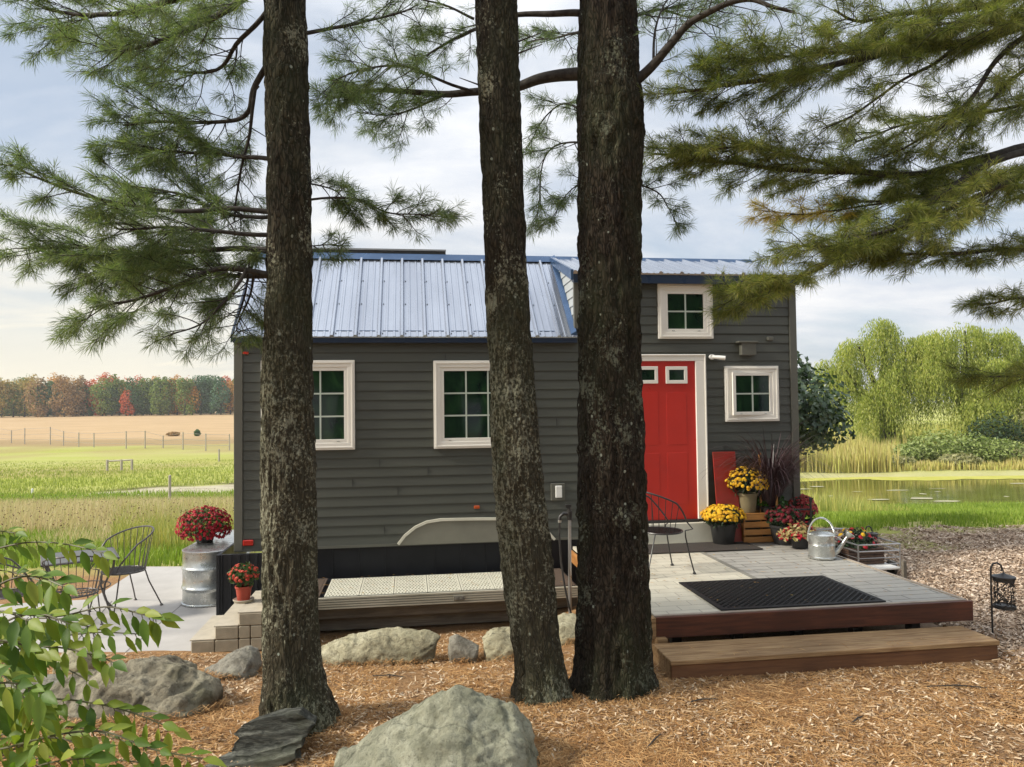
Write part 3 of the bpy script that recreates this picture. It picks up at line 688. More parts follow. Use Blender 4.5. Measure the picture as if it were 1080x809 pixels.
# mats
def mat_on(name, label, quad, z, th, mat, group=None):
    pass
def rubber_mat():
    uA, vA = hz(760, 646, DZ+.005); uB, vB = hz(955, 634, DZ+.005); uC, vC = hz(850, 609, DZ+.005); uD, vD = hz(718, 615, DZ+.005)
    print('mat', (uA, vA), (uB, vB), (uC, vC), (uD, vD))
    x0 = (uA+uD)/2; x1 = (uB+uC)/2; y0 = (vA+vB)/2+.02; y1 = (vC+vD)/2
    o = hw(x0, y0, DZ+.006-SB); t = thing('rubber_mat', 'black perforated rubber mat at the front edge of the deck', 'door mat', o, YAW)
    W, H = x1-x0, y1-y0
    mb = MB(); e = .05
    for q in ((0, W, 0, e), (0, W, H-e, H), (0, e, e, H-e), (W-e, W, e, H-e)): mb.bb(q[0], q[1], q[2], q[3], 0, .012)
    mb.build('border', M['rubber'], t, bevel=.003)
    mb = MB(); s = .052
    c = Vector((W/2, H/2)); n = int((W+H)/s)
    for sg in (1, -1):
        for k in range(-n, n):
            # diagonal bars clipped to the inner rectangle
            b0 = k*s*1.25; pts = []
            for x in np.linspace(e-.005, W-e+.005, 2): pass
            xs0, xs1 = e-.005, W-e+.005; ya, yb = e-.005, H-e+.005
            f = lambda x: sg*(x-c.x)+c.y+b0
            inv = lambda y: sg*(y-c.y-b0)+c.x
            cand = [(x, f(x)) for x in (xs0, xs1) if ya <= f(x) <= yb]+[(inv(y), y) for y in (ya, yb) if xs0 <= inv(y) <= xs1]
            if len(cand) < 2: continue
            cand.sort(); p, q = Vector(cand[0]), Vector(cand[-1])
            if (q-p).length < .03: continue
            d = q-p; ang = math.atan2(d.y, d.x); m_ = (p+q)/2
            mb.box((m_.x, m_.y, .006+(.001 if sg > 0 else 0)), (d.length, .013, .010), Matrix.Rotation(ang, 3, 'Z'))
    mb.build('lattice', M['rubber'], t)
rubber_mat()
M['coir'] = pm('dark_coir', (.022, .018, .015), (.045, .035, .028), 60, .95, .8, 200)
uA, vA = hz(805, 580, DZ); uB, _ = hz(655, 583, DZ)
o = hw(uB, vA, DZ+.006-SB)
mt = thing('door_mat', 'dark fibre mat lying in front of the red door', 'door mat', o, YAW); mb = MB(); mb.bb(0, uA-uB, 0, .55, 0, .012); mb.build('pile', M['coir'], mt, bevel=.004)

# ------------------------------------------------------------------ landing beside the house
LZt = .10
l0, lv0 = hz(300, 632.5, LZt); l1, lv1 = hz(600, 617.5, LZt); lv = (lv0+lv1)/2
print('landing', l0, lv0, l1, lv1)
ls0 = hz(262, 634, LZt)[0]
o = hw(ls0, lv, 0); W = l1+.12-ls0; D_ = -.02-lv
land = thing('landing', 'low landing beside the house with pale perforated tiles and a grooved grey edge', 'landing', (o.x, o.y, 0), YAW)
mb = MB(); mb.bb(0, W, 0.0, D_, LZt-.05, LZt-.030); mb.build('base_board', M['skirt'], land)
mb = MB(); g_ = 5
for k in range(g_): mb.bb(-.01, W+.01, -.03, -.002, LZt-.125+k*.026, LZt-.125+k*.026+.016)
mb.bb(-.01, W+.01, -.012, -.001, LZt-.13, LZt-.004); mb.build('grooved_edge', pm('grooved_edge', (.44, .41, .33), (.32, .30, .23), 6, .7, .2, stretch=(.3, 1, 1)), land)
mb = MB(); cx_ = hz(484, 629, .04)[0]-ls0; mb.bb(cx_-.06, cx_+.06, -.038, -.0305, .005, .055); mb.bb(cx_-.04, cx_-.01, -.044, -.0375, .015, .045); mb.bb(cx_+.01, cx_+.04, -.044, -.0375, .015, .045); mb.build('edge_socket', pm('socket', (.18, .17, .14)), land, bevel=.002)
# perforated tiles
tA = hz(343, 626, LZt)[0]-ls0; tB = hz(552, 612, LZt)[0]-ls0; nt_ = 6 if True else 0
tw = (tB-tA)/6.0
M['grate'] = pm('pale_grate', (.62, .60, .49), (.52, .50, .41), 5, .55, .15)
for i in range(6):
    mb = MB(); x0 = tA+i*tw+.004; x1 = x0+tw-.008; y0, y1 = .02, min(D_-.08, .86)
    rows = 12; rh = (y1-y0)/rows
    for r in range(rows+1):
        yy = y0+r*rh; mb.bb(x0, x1, yy-.015 if r else yy, yy+.015 if r < rows else yy, LZt-.008, LZt+.002)
    ncol = 10
    for r in range(rows):
        off = (r % 2)*.5
        for c in range(ncol+1):
            xx = x0+(c+off*.8)*(x1-x0)/ncol
            if xx > x1-.008: xx = x1-.008
            xx = max(x0+.008, xx)
            mb.bb(xx-.009, xx+.009, y0+r*rh+.0148, y0+(r+1)*rh-.0148, LZt-.008, LZt+.0015)
    for q in (1/3, 2/3): yy = y0+(y1-y0)*q; mb.bb(x0, x1, yy-.014, yy+.014, LZt-.006, LZt+.0035)
    mb.bb(x0, x0+.016, y0, y1, LZt-.007, LZt+.003); mb.bb(x1-.016, x1, y0, y1, LZt-.007, LZt+.003)
    mb.build('grate_tile', M['grate'], land)
M['rug'] = pm('brown_rug', (.055, .035, .024), (.09, .06, .04), 50, .95, .6, 160)
for (a, b_) in ((.12, tA-.05), (tB+.05, W-.04)):
    mb = MB(); mb.bb(a, b_, .03, D_-.1, LZt-.010, LZt); 
    for q in ((a+.03, b_-.03, .06, .075), (a+.03, b_-.03, D_-.145, D_-.13), (b_-.045, b_-.03, .075, D_-.145)): mb.bb(*q, LZt, LZt+.003)
    mb.build('rug', M['rug'], land)
mb = MB(); mb.bb(0, W, .14, .24, -.18, -.035); mb.bb(0, W, .26, .36, -.34, -.185); 
for q in np.linspace(.1, W-.15, 5): mb.bb(q, q+.1, .37, .47, -.4, LZt-.031)
mb.build('timber', M['wood_grey'], land, bevel=.006)
mb = MB(); mb.bb(.02, W, .6, .63, -.5, LZt-.031); mb.build('backing', M['skirt'], land)

# ------------------------------------------------------------------ patio
PT = -.30
out = [(-140, 712), (60, 700), (150, 693), (262, 690), (290, 668), (290, 597), (150, 597.5), (96, 632), (-160, 646)]
pts = [at_z(x, y, PT) for x, y in out]
j0, j1 = at_z(128, 692, PT), at_z(187, 637, PT)
mb = MB(); mb.prism([(p.x, p.y, PT) for p in pts], (0, 0, -.12)); struct(mb.build('patio', M['concrete'], bevel=.006))
mb = MB()
for (a, b_) in (((124, 695), (189, 640)), ((189, 640), (232, 598)), ((60, 699.5), (118, 634))):
    A, B = at_z(*a, PT+.002), at_z(*b_, PT+.002); d = (B-A).normalized(); nn = Vector((-d.y, d.x, 0))*.006
    mb.add([A-nn, A+nn, B+nn, B-nn], [(0, 1, 2, 3)])
struct(mb.build('patio_joint', pm('joint', (.12, .11, .10))))

# ------------------------------------------------------------------ block steps
p0 = at_z(201, 690, PT); b0 = HI @ p0
o = hw(b0.x, b0.y, PT-SB)
st = thing('block_steps', 'tan concrete block steps rising from the patio to the landing', 'steps', o, YAW)
BW, BH = .232, .128
for i in range(4):                      # treads, each one higher
    for r in range(i+1):
        for d_ in range(3):
            for (xa, xb) in (((i*BW), (i+1)*BW),):
                if r == i or d_ == 0:
                    if r < i and i > 1 and d_ == 0:
                        h = (xb-xa)/2
                        mb = MB(); mb.bb(xa+.003, xa+h-.003, 0, .09, r*BH, (r+1)*BH-.003); mb.bb(xa+h+.003, xb-.003, .0, .09, r*BH, (r+1)*BH-.003)
                        mb.build('block', M['block'], st, bevel=.008)
                    else:
                        mb = MB(); mb.bb(xa+.003, xb-.003, d_*.3, d_*.3+.297, r*BH+(0 if r < i else 0), (r+1)*BH-.003); mb.build('block', M['block'], st, bevel=.008)
    mb = MB(); mb.bb(i*BW-.012, (i+1)*BW-.001, .004, .9, (i+1)*BH-.002, (i+1)*BH+.012); mb.build('tread', M['blocktop'], st, bevel=.004)
STEP = st

# ------------------------------------------------------------------ stock tank
c0 = at_z(213, 641, PT); c_ = HI @ c0
o = hw(c_.x, c_.y+.31, PT-SB)
tk = thing('stock_tank', 'upturned oval galvanised stock tank standing on the patio beside the house', 'tank', o, YAW+R(-2))
def stadium(r, Lg, n=24):
    p = [(r*math.cos(a), -r*abs(math.sin(a))*1.0, 0) for a in np.linspace(math.pi, 2*math.pi, n)]
    p = [(r*math.cos(a), r*math.sin(a)) for a in np.linspace(math.pi, 2*math.pi, n)]+[(r*math.cos(a), Lg+r*math.sin(a)) for a in np.linspace(0, math.pi, n)]
    return p
def loft(prof, Lg, top=True):
    vs = []; fs = []
    for r, z in prof:
        vs += [(x, y, z) for x, y in stadium(r, Lg)]
    n = len(stadium(1, 1))
    for i in range(len(prof)-1): fs += [(i*n+k, i*n+(k+1) % n, (i+1)*n+(k+1) % n, (i+1)*n+k) for k in range(n)]
    if top: fs.append(tuple((len(prof)-1)*n+k for k in range(n)))
    return vs, fs
prof = [(.315, 0), (.325, .008), (.325, .022), (.312, .03), (.310, .17)]
for z in (.185, .43): prof += [(.310, z), (.318, z+.012), (.325, z+.03), (.318, z+.048), (.310, z+.06)]
prof += [(.310, .60), (.308, .655), (.316, .66), (.316, .678), (.30, .683), (.01, .684)]
prof.sort(key=lambda a: a[1]); vs, fs = loft(prof, 1.15)
mb = MB(); mb.add(vs, fs); mb.build('body', M['galv'], tk, True)
TANK = hw(c_.x, c_.y+.31, PT-SB)

# ------------------------------------------------------------------ plants in pots
def flower_dome(rx, rz, nfl, fr, seed, top=.35, zc=0):
    """discs of petals over a dome"""
    r = np.random.default_rng(seed); mb = MB()
    mb.add([(0, 0, zc), (.002, 0, zc), (0, .002, zc)], [(0, 1, 2)]) if 0 else None
    for i in range(nfl):
        ph = r.uniform(0, 2*math.pi); ct = r.uniform(-top, 1); stn = math.sqrt(1-ct*ct)
        q = 1+r.uniform(-.10, .07)+.10*mnoise.noise(Vector((ph*1.5, ct*3, seed)))
        p = Vector((rx*stn*math.cos(ph)*q, rx*stn*math.sin(ph)*q, zc+rz*ct*q))
        nn = Vector((stn*math.cos(ph), stn*math.sin(ph), ct*1.1+.25)).normalized()
        nn = (nn+Vector(r.normal(0, .22, 3))).normalized(); t = nn.orthogonal().normalized(); b_ = nn.cross(t); s = fr*r.uniform(.7, 1.15); k = 9
        vs = [p+nn*s*.42]
        for j in range(k*2):
            a = math.pi*j/k; rr = s*(1 if j % 2 == 0 else .68); vs.append(p+(t*math.cos(a)+b_*math.sin(a))*rr+nn*(0 if j % 2 else -.12*s))
        mb.add(vs, [(0, 1+j, 1+(j+1) % (2*k)) for j in range(2*k)])
    return mb
def leaf_fill(n, fn, size, seed, asp=.45, up=.3):
    """n small folded leaves at points returned by fn(rng)"""
    r = np.random.default_rng(seed); V = []; Fc = []
    for i in range(n):
        p, nn = fn(r); nn = (Vector(nn)+Vector(r.normal(0, .5, 3))+Vector((0, 0, up))).normalized()
        t = nn.orthogonal().normalized(); t = Matrix.Rotation(r.uniform(0, 6.28), 3, nn) @ t; b_ = nn.cross(t); s = size*r.uniform(.6, 1.3); p = Vector(p); o = len(V)
        V += [p, p+t*s*.5+b_*s*asp*.5+nn*s*.08, p+t*s, p+t*s*.5-b_*s*asp*.5+nn*s*.08]; Fc.append((o, o+1, o+2, o+3))
    return V, Fc
def leafmesh(name, V, Fc, mat, parent=None): return np_mesh(name, np.array([tuple(v) for v in V]), np.array(Fc), mat, parent)
M['fol'] = leafmat('mum_leaves', [(.02, .045, .012), (.045, .09, .02), (.08, .13, .03)], .25)
M['fol_dark'] = leafmat('dark_leaves', [(.008, .018, .008), (.02, .04, .015), (.03, .06, .02)], .2)
def petal(name, a, b_, c): return leafmat(name, [a, b_, c], .25, .6, 6, tint=(1.1, .9, .8))
M['p_red'] = petal('crimson_petals', (.17, .004, .014), (.33, .008, .022), (.48, .02, .035))
M['p_coral'] = petal('coral_petals', (.40, .03, .02), (.55, .07, .04), (.66, .13, .08))
M['p_yel'] = petal('yellow_petals', (.50, .25, .01), (.72, .42, .015), (.80, .54, .03))
M['p_dark'] = petal('maroon_petals', (.06, .003, .008), (.12, .005, .012), (.20, .01, .02))
M['p_pink'] = petal('rose_petals', (.30, .02, .03), (.44, .05, .05), (.58, .10, .10))
def mum(label, loc, rx, rz, petalm, potm, pr, ph, nfl, fr, seed, top=.35, lift=None, foliage='fol', potname='pot', saucer=None):
    t = thing('potted_mum', label, 'potted flowers', loc)
    zc = ph+(lift if lift is not None else rz*top*.9)
    mb = MB(); prof = [(pr*.72, 0), (pr*.76, .01), (pr*.96, ph*.86), (pr*1.05, ph*.87), (pr*1.06, ph), (pr*.95, ph), (pr*.93, ph*.9)]
    mb.lathe(prof, (0, 0, 0), 28); mb.build(potname, potm, t, True)
    mb = MB(); mb.lathe([(pr*.2, ph*.88), (pr*.92, ph*.9)], (0, 0, 0), 20); mb.build('soil', M['soil'], t)
    if saucer: mb = MB(); mb.lathe([(pr*1.1, -.0), (pr*1.3, .03), (pr*1.25, .035), (pr*.9, .012)], (0, 0, -.012), 24); mb.build('saucer', saucer, t, True)
    def fn(r):
        ph_ = r.uniform(0, 6.28); ct = r.uniform(-.75, 1); s_ = math.sqrt(1-ct*ct); q = r.uniform(.6, .97)
        return (rx*s_*math.cos(ph_)*q, rx*s_*math.sin(ph_)*q, zc+rz*ct*q), (s_*math.cos(ph_), s_*math.sin(ph_), ct)
    V, Fc = leaf_fill(int(1100*(rx/.3)), fn, .05, seed+50)
    keep = [f for f in Fc if V[f[0]].z > ph*.75]
    leafmesh('foliage', V, keep, M[foliage], t)
    mb = flower_dome(rx, rz, nfl, fr, seed, top, zc); mb.build('blooms', petalm, t)
    return t
p = at_z(212, 573, PT+.684)
mum('large round crimson mum in a dark pot on top of the upturned stock tank', (p.x, p.y+.12, PT+.685), .345, .255, M['p_red'], M['blackpot'], .14, .12, 560, .026, 1, .55, .09)
o = STEP.location; q = hw(b0.x+BW*2.55, b0.y+.62, 0); 
zq = PT+3*BH+.025
p = at_z(257, 634, PT+3*BH+.02)
mum('small coral mum in a red pot on a pale saucer on the block steps', (p.x, p.y, PT+3*BH+.026), .155, .125, M['p_coral'], M['terra'], .085, .16, 90, .021, 2, .35, .11, saucer=M['blocktop'])
# on the deck
dzf = DZ+.005
p = at_z(766, 576, DZ); mum('low golden yellow mum in a black pot standing on the deck beside the door', (p.x, p.y+.12, dzf), .265, .15, M['p_yel'], M['blackpot'], .17, .27, 330, .028, 3, .1, .08, 'fol_dark')
# crate
pc0 = hz(785, 573.5, DZ); pc1 = hz(832, 571.5, DZ); cw = pc1[0]-pc0[0]; ch = .37; cd = .30
o = hw(pc0[0], (pc0[1]+pc1[1])/2, dzf-SB)
cr = thing('wooden_crate', 'orange pine slatted crate upturned on the deck under potted plants', 'crate', o, YAW)
for i in range(4):
    z0 = .004+i*.096
    for (y0, y1) in ((0, .012), (cd-.012, cd)):
        mb = MB(); mb.bb(0, cw, y0, y1, z0, z0+.072); mb.build('slat', M['wood_orange'], cr, bevel=.002)
for x0 in (.013, cw-.028):
    mb = MB(); mb.bb(x0, x0+.015, .0125, cd-.0125, .0, .365); mb.build('end_panel', M['wood_orange'], cr, bevel=.002)
mb = MB()
for k in range(4): mb.bb(0, cw, k*.086, k*.086+.078, .366, .378)
mb.build('top_board', M['wood_orange'], cr, bevel=.002)
ctz = DZ+.005+.38
p = hw(pc0[0]+.02, pc0[1]+.14, 0)
p = at_y(789, 540, p.y)
mum('golden yellow mum in a tan pot standing on the pine crate', (p.x, p.y, ctz), .275, .20, M['p_yel'], M['tanpot'], .125, .25, 330, .026, 4, .3, .14, 'fol_dark')
# leafy green plant on the crate
pg = hw(pc1[0]-.18, pc0[1]+.17, 0)
t = thing('leafy_plant', 'low leafy green plant in a dark pot on the right of the pine crate', 'plant', (pg.x, pg.y, ctz))
mb = MB(); mb.lathe([(.07, 0), (.10, .10), (.09, .10)], (0, 0, 0), 20); mb.build('pot', M['blackpot'], t, True)
def fn(r):
    a = r.uniform(0, 6.28); q = r.uniform(0, 1)**.5; return (.25*q*math.cos(a), .14*q*math.sin(a), .10+.13*(1-q*q)*r.uniform(.3, 1)+r.uniform(-.03, .02)), (math.cos(a)*q, math.sin(a)*q, .7)
V, Fc = leaf_fill(420, fn, .06, 5, .6); leafmesh('foliage', V, Fc, leafmat('bright_leaves', [(.03, .09, .015), (.06, .17, .02), (.12, .24, .04)], .3), t)
# red board leaning on the wall
bl, bt = wall(753, 479, -.12); br_, bb_ = wall(777, 531, -.2)
o = hw(bl, -.24, dzf-SB)
t = thing('red_board', 'plain red painted board leaning upright against the siding beside the door', 'board', o, YAW)
mb = MB(); H = (bt+SB-DZ)+.02; mb.prism([(0, 0, 0), (br_-bl+.05, 0, 0), (br_-bl+.05, .16, H), (0, .16, H)], (0, .018, 0)); mb.build('panel', M['red_board'], t, bevel=.003)
# fountain grass in a tall pot
pgx, _ = wall(812, 500, -.20)
o = hw(pgx, -.19, dzf-SB)
print('crate', pc0, pc1)
t = thing('fountain_grass', 'tall dark purple fountain grass arching out of a black pot at the house corner', 'ornamental grass', o, 0)
mb = MB(); mb.lathe([(.10, 0), (.14, .42), (.15, .45), (.135, .45)], (0, 0, 0), 24); mb.build('pot', M['blackpot'], t, True)
def blades(n, z0, r0, Lr, wid, seed, droop=1.0, spread=.6, segs=6, out=.5):
    r = np.random.default_rng(seed); V = []; Fc = []
    for i in range(n):
        a = r.uniform(0, 6.28); b_ = Vector((r0*r.uniform(0, 1)*math.cos(a), r0*r.uniform(0, 1)*math.sin(a), z0)); Ln = r.uniform(*Lr)
        d = Vector((math.cos(a)*spread*r.uniform(.1, 1), math.sin(a)*spread*r.uniform(.1, 1), 1)).normalized(); p = b_.copy(); s = Vector((-math.sin(a), math.cos(a), 0)); o = len(V); k = droop*r.uniform(.5, 1.3)
        for j in range(segs+1):
            w_ = wid*(1-j/segs)**.7+.0006; V += [p-s*w_/2, p+s*w_/2]
            p = p+d*Ln/segs; d = (d+Vector((math.cos(a)*.12, math.sin(a)*.12, -.22))*k*(j+1)/segs*1.4).normalized()
        Fc += [(o+2*j, o+2*j+1, o+2*j+3, o+2*j+2) for j in range(segs)]
    return V, Fc
V, Fc = blades(800, .44, .08, (.7, 1.45), .013, 6, 1.35, .55, 10); leafmesh('blades', V, Fc, leafmat('purple_blades', [(.018, .009, .012), (.045, .02, .024), (.12, .08, .08)], .15, .4, 3, .5, (1, .8, .8)), t)
mb = MB()
for dx, dy, h in ((-.13, -.02, 1.15), (.05, -.10, .62)): mb.bb(dx-.012, dx+.012, dy-.012, dy+.012, .1, h)
mb.build('stake', M['wood_orange'], t)
# maroon and rose mums at the corner
p = at_z(838, 578, DZ); mum('dark maroon mum in a black pot at the right corner of the house', (p.x-.02, p.y+.28, dzf), .23, .15, M['p_dark'], M['blackpot'], .17, .24, 150, .03, 7, .2, .09, 'fol_dark')
p = at_z(860, 572, DZ); mum('rose red domed mum catching the light just beyond the house corner', (p.x-.03, p.y+.42, dzf), .215, .20, M['p_pink'], M['blackpot'], .13, .22, 420, .024, 8, .3, .15, 'fol_dark')
# watering can
p0 = at_z(872, 591, DZ)
t = thing('watering_can', 'galvanised metal watering can standing on the grey planks near the deck edge', 'watering can', (p0.x, p0.y+.13, dzf), R(-20))
mb = MB(); mb.lathe([(.150, 0), (.154, .006), (.154, .02), (.148, .026), (.146, .15), (.149, .156), (.146, .162), (.144, .25), (.148, .255), (.148, .27), (.13, .282), (.09, .298), (.04, .305), (.005, .307)], (0, 0, 0), 36); mb.build('body', M['galv'], t, True)
mb = MB(); mb.tube([(.13, 0, .045), (.17, 0, .09), (.23, 0, .18), (.275, 0, .255)], [.032, .027, .021, .017], 14); mb.build('spout', M['galv'], t, True)
mb = MB(); d = Vector((.6, 0, .72)).normalized(); a = Vector((.27, 0, .25)); mb.tube([a, a+d*.05, a+d*.06], [.018, .06, .062], 20); mb.build('rose', M['galv'], t, True)
mb = MB(); mb.tube([Vector((.0-.145*1.02*math.cos(q)-.0, 0, .22+.0+.24*math.sin(q))) for q in np.linspace(-.15, math.pi*.93, 16)], .011, 8); mb.build('handle', M['galv'], t, True)
mb = MB(); mb.tube([(.10, 0, .265), (.16, 0, .25), (.24, 0, .20)], .006, 6); mb.build('brace', M['galv'], t, True)
# iron chair with barrel back
def iron_chair(name, label, loc, rz, group, small=1.0, im='iron'):
    t = thing(name, label, 'chair', loc, rz, group); t.scale = (small,)*3
    r, zs = .235, .44
    mb = MB(); mb.tube([(r*math.cos(a), r*.95*math.sin(a), zs) for a in np.linspace(0, 2*math.pi, 33)], .010, 6, False)
    for x in np.linspace(-.2, .2, 13): h = .95*math.sqrt(max(0, r*r-x*x)); mb.tube([(x, -h, zs+.002), (x, h, zs+.002)], .0045, 4)
    for y in (-.12, 0, .12): h = math.sqrt(r*r-(y/.95)**2); mb.tube([(-h, y, zs-.004), (h, y, zs-.004)], .005, 4)
    mb.build('seat', M[im], t, True)
    # hoop: from the front left leg up round the back
    hoop = []
    for a in np.linspace(-128, 128, 31):
        q = abs(a)/128; rr = .29+.03*(1-q); z = .66+.24*math.cos(q*math.pi/2)**.9 if q < 1 else .66
        z -= .10*max(0, q-.75)/.25
        hoop.append(Vector((rr*math.sin(R(a)), -rr*math.cos(R(a))*1.0*-1*-1, z)))
    mb = MB(); mb.tube(hoop, .0095, 8); mb.build('back_hoop', M[im], t, True)
    mb = MB()
    for a in np.linspace(-100, 100, 15):
        i = (a+128)/256*30; p = hoop[int(i)].lerp(hoop[min(30, int(i)+1)], i-int(i)); b_ = Vector((r*math.sin(R(a*.95)), -r*.95*math.cos(R(a*.95)), zs)); mb.tube([b_, b_.lerp(p, .5)+Vector((0, 0, 0))+(p-b_).cross(Vector((0, 0, 1)))*0, p], .0042, 5)
    mb.build('spindles', M[im], t, True)
    for sx_, sy_ in ((1, 1), (-1, 1), (1, -1), (-1, -1)):
        mb = MB()
        if sy_ > 0:
            e = hoop[0] if sx_ < 0 else hoop[-1]
            mb.tube([e, e+Vector((sx_*.02, .06, -.08)), (sx_*.21, .17, zs+.02), (sx_*.20, .18, zs-.05), (sx_*.215, .215, .2), (sx_*.23, .26, .012)], .008, 7)
            fx, fy = sx_*.23, .26
        else:
            mb.tube([(sx_*.16, -.16, zs), (sx_*.175, -.2, .3), (sx_*.22, -.27, .12), (sx_*.25, -.31, .012)], .008, 7); fx, fy = sx_*.25, -.31
        mb.lathe([(.018, 0), (.02, .01), (.012, .02)], (fx, fy, 0), 10); mb.build('leg', M[im], t, True)
    return t
M['iron'] = pm('wrought_iron', (.085, .078, .078), (.13, .12, .115), 40, .38, .2, 80, metal=.5)
pch = at_z(700, 600, DZ)
p = at_z(700, 603, DZ)
iron_chair('iron_chair', 'black iron chair on the deck, partly behind the thickest pine trunk', (p.x-.02, p.y, DZ+.002), R(-72), 'barrel back iron chairs', im='black')
def pz(px, py): p = at_z(px, py, PT); return p
p = pz(134, 641); iron_chair('iron_chair', 'iron chair on the patio between the small table and the stock tank', (p.x-.02, p.y-.05, PT), R(150), 'barrel back iron chairs', 1.08)
p = pz(78, 668); iron_chair('iron_chair', 'iron chair on the near side of the patio table with its back to the boulder', (p.x, p.y, PT), R(20), 'barrel back iron chairs', 1.0)
p = pz(12, 668); iron_chair('iron_chair', 'leftmost iron chair, mostly hidden by the leafy shrub', (p.x, p.y, PT), R(-50), 'barrel back iron chairs', 1.0)
# patio table
p = at_z(84, 586.5, PT+.73)
t = thing('patio_table', 'square black metal table with curved legs on the concrete patio', 'table', (p.x, p.y, PT), R(33))
mb = MB(); mb.bb(-.38, .38, -.38, .38, .715, .735); mb.build('table_top', pm('table_mesh', (.10, .10, .095), (.15, .15, .14), 60, .45, .3, 150, metal=.4), t, bevel=.006)
mb = MB(); mb.tube([(-.385, -.385, .725), (.385, -.385, .725), (.385, .385, .725), (-.385, .385, .725), (-.385, -.385, .725)], .013, 6); mb.build('rim', M['iron'], t)
for a, b_ in ((1, 1), (1, -1), (-1, 1), (-1, -1)):
    mb = MB(); mb.tube([(a*.34, b_*.34, .715), (a*.33, b_*.33, .62), (a*.25, b_*.25, .42), (a*.24, b_*.24, .3), (a*.30, b_*.30, .1), (a*.36, b_*.36, .01)], .013, 7); mb.lathe([(.022, 0), (.022, .012)], (a*.36, b_*.36, 0), 10); mb.build('leg', M['iron'], t, True)
mb = MB(); mb.tube([(.245*math.cos(q)*1.35, .245*math.sin(q)*1.35, .36) for q in np.linspace(0, 2*math.pi, 25)], .007, 6, False); mb.build('ring', M['iron'], t, True)

# ------------------------------------------------------------------ lantern on a hook
def lantern(label, loc, H, s, rz=0):
    t = thing('hook_lantern', label, 'lantern', loc, rz, 'black garden lanterns on hooks')
    mb = MB(); mb.tube([(0, 0, -.1), (0, 0, H-.06), (.004, 0, H-.02), (.02*s, 0, H+.012*s), (.055*s, 0, H+.02*s), (.085*s, 0, H+.0*s), (.095*s, 0, H-.03*s), (.088*s, 0, H-.05*s)], .0085, 8); mb.build('hook_post', M['black'], t, True)
    mb = MB(); cx = .105*s; zt = H-.09*s
    mb.lathe([(.004, .03*s), (.02*s, .02*s), (.085*s, 0), (.088*s, -.012*s), (.084*s, -.02*s)], (cx, 0, zt), 28)
    mb.tube([(cx-.0, 0, zt+.02*s), (cx, 0, zt+.05*s)], .004, 6); mb.build('lid', M['black'], t, True)
    # pierced cylinder
    n, m_ = 64, 36; r_ = .078*s; h = .235*s; z0 = zt-.02*s-h; vs = []; fs = []
    for j in range(m_+1):
        for k in range(n): a = 2*math.pi*k/n; vs.append((cx+r_*math.cos(a), r_*math.sin(a), z0+h*j/m_))
    for j in range(m_):
        for k in range(n):
            v_ = mnoise.noise(Vector((math.cos(2*math.pi*k/n)*3.4, math.sin(2*math.pi*k/n)*3.4, j*.26+7)))
            if j < 4 or j > m_-4 or abs(v_) < .13 or k % 16 == 0: fs.append((j*n+k, j*n+(k+1) % n, (j+1)*n+(k+1) % n, (j+1)*n+k))
    mb = MB(); mb.add(vs, fs); mb.lathe([(r_*.98, 0), (r_*1.06, .0), (r_*1.06, .02*s), (r_*.98, .022*s)], (cx, 0, z0-.004), 28); mb.build('shade', M['black'], t)
    return t
p = at_z(1047, 671, 0); lantern('black pierced lantern hanging from a hooked post beyond the end of the deck step', (p.x, p.y, gz(p.x, p.y)), .63, 1.12)
p = at_z(914, 603, 0); pl = p
lantern('small black lantern hanging behind the metal-railed flower cart', (pl.x, pl.y, gz(pl.x, pl.y)), .57, .82)
# flower cart beyond the deck edge
p = at_z(950, 610, 0); pu, pv = (HI @ p).x, (HI @ p).y
print('cart', pu, pv, aR)
cu0 = pu-.55; o = hw(cu0, pv+.0, -SB); 
t = thing('garden_cart', 'small garden cart with steel tube rails and a brown box beside the deck', 'cart', o, YAW)
CW_, CL = .55, 1.15
mb = MB()
for z in (.34, .42): mb.tube([(0, 0, z), (CW_, 0, z), (CW_, CL, z), (0, CL, z), (0, 0, z)], .010, 6)
for x, y in ((0, 0), (CW_, 0), (CW_, CL), (0, CL), (0, CL/2), (CW_, CL/2)): mb.tube([(x, y, .12), (x, y, .42)], .010, 6)
for z in (.26, .18): mb.tube([(0, 0, z), (CW_, 0, z), (CW_, CL, z), (0, CL, z), (0, 0, z)], .005, 5)
mb.build('railing', M['steel'], t, True)
mb = MB(); mb.bb(.0, CW_, .0, CL, .11, .135); mb.build('tray', M['plastic_w'], t, bevel=.004)
for x in (-.01, CW_+.01):
    for y in (.18, CL-.18):
        mb = MB(); mb.tube([(x-.02, y, .09), (x+.02, y, .09)], .09, 20); mb.build('wheel', M['black'], t, True)
mb = MB(); mb.bb(CW_+.0, CW_+.04, -.06, -.02, .0, .22); mb.build('corner_block', M['wood_grey'], t)
o2 = hw(cu0+.24, pv+.40, -SB)
bx = thing('flower_box', 'brown slatted flower box with red and yellow blooms standing in the cart', 'flower box', o2+Vector((0, 0, .137)), YAW)
mb = MB()
for z in np.arange(0, .2, .04): mb.bb(-.24, .24, -.2, .2, z+.002, z+.036)
mb.build('box', pm('brown_wicker', (.07, .035, .02), (.04, .02, .012), 30, .7, .4), bx, bevel=.003)
def fn(r):
    a = r.uniform(0, 6.28); q = r.uniform(0, 1)**.5; return (.25*q*math.cos(a), .2*q*math.sin(a), .2+.22*(1-q*q)*r.uniform(.2, 1)), (math.cos(a)*q, math.sin(a)*q, .6)
V, Fc = leaf_fill(600, fn, .055, 15, .6); leafmesh('foliage', V, Fc, M['fol_dark'], bx)
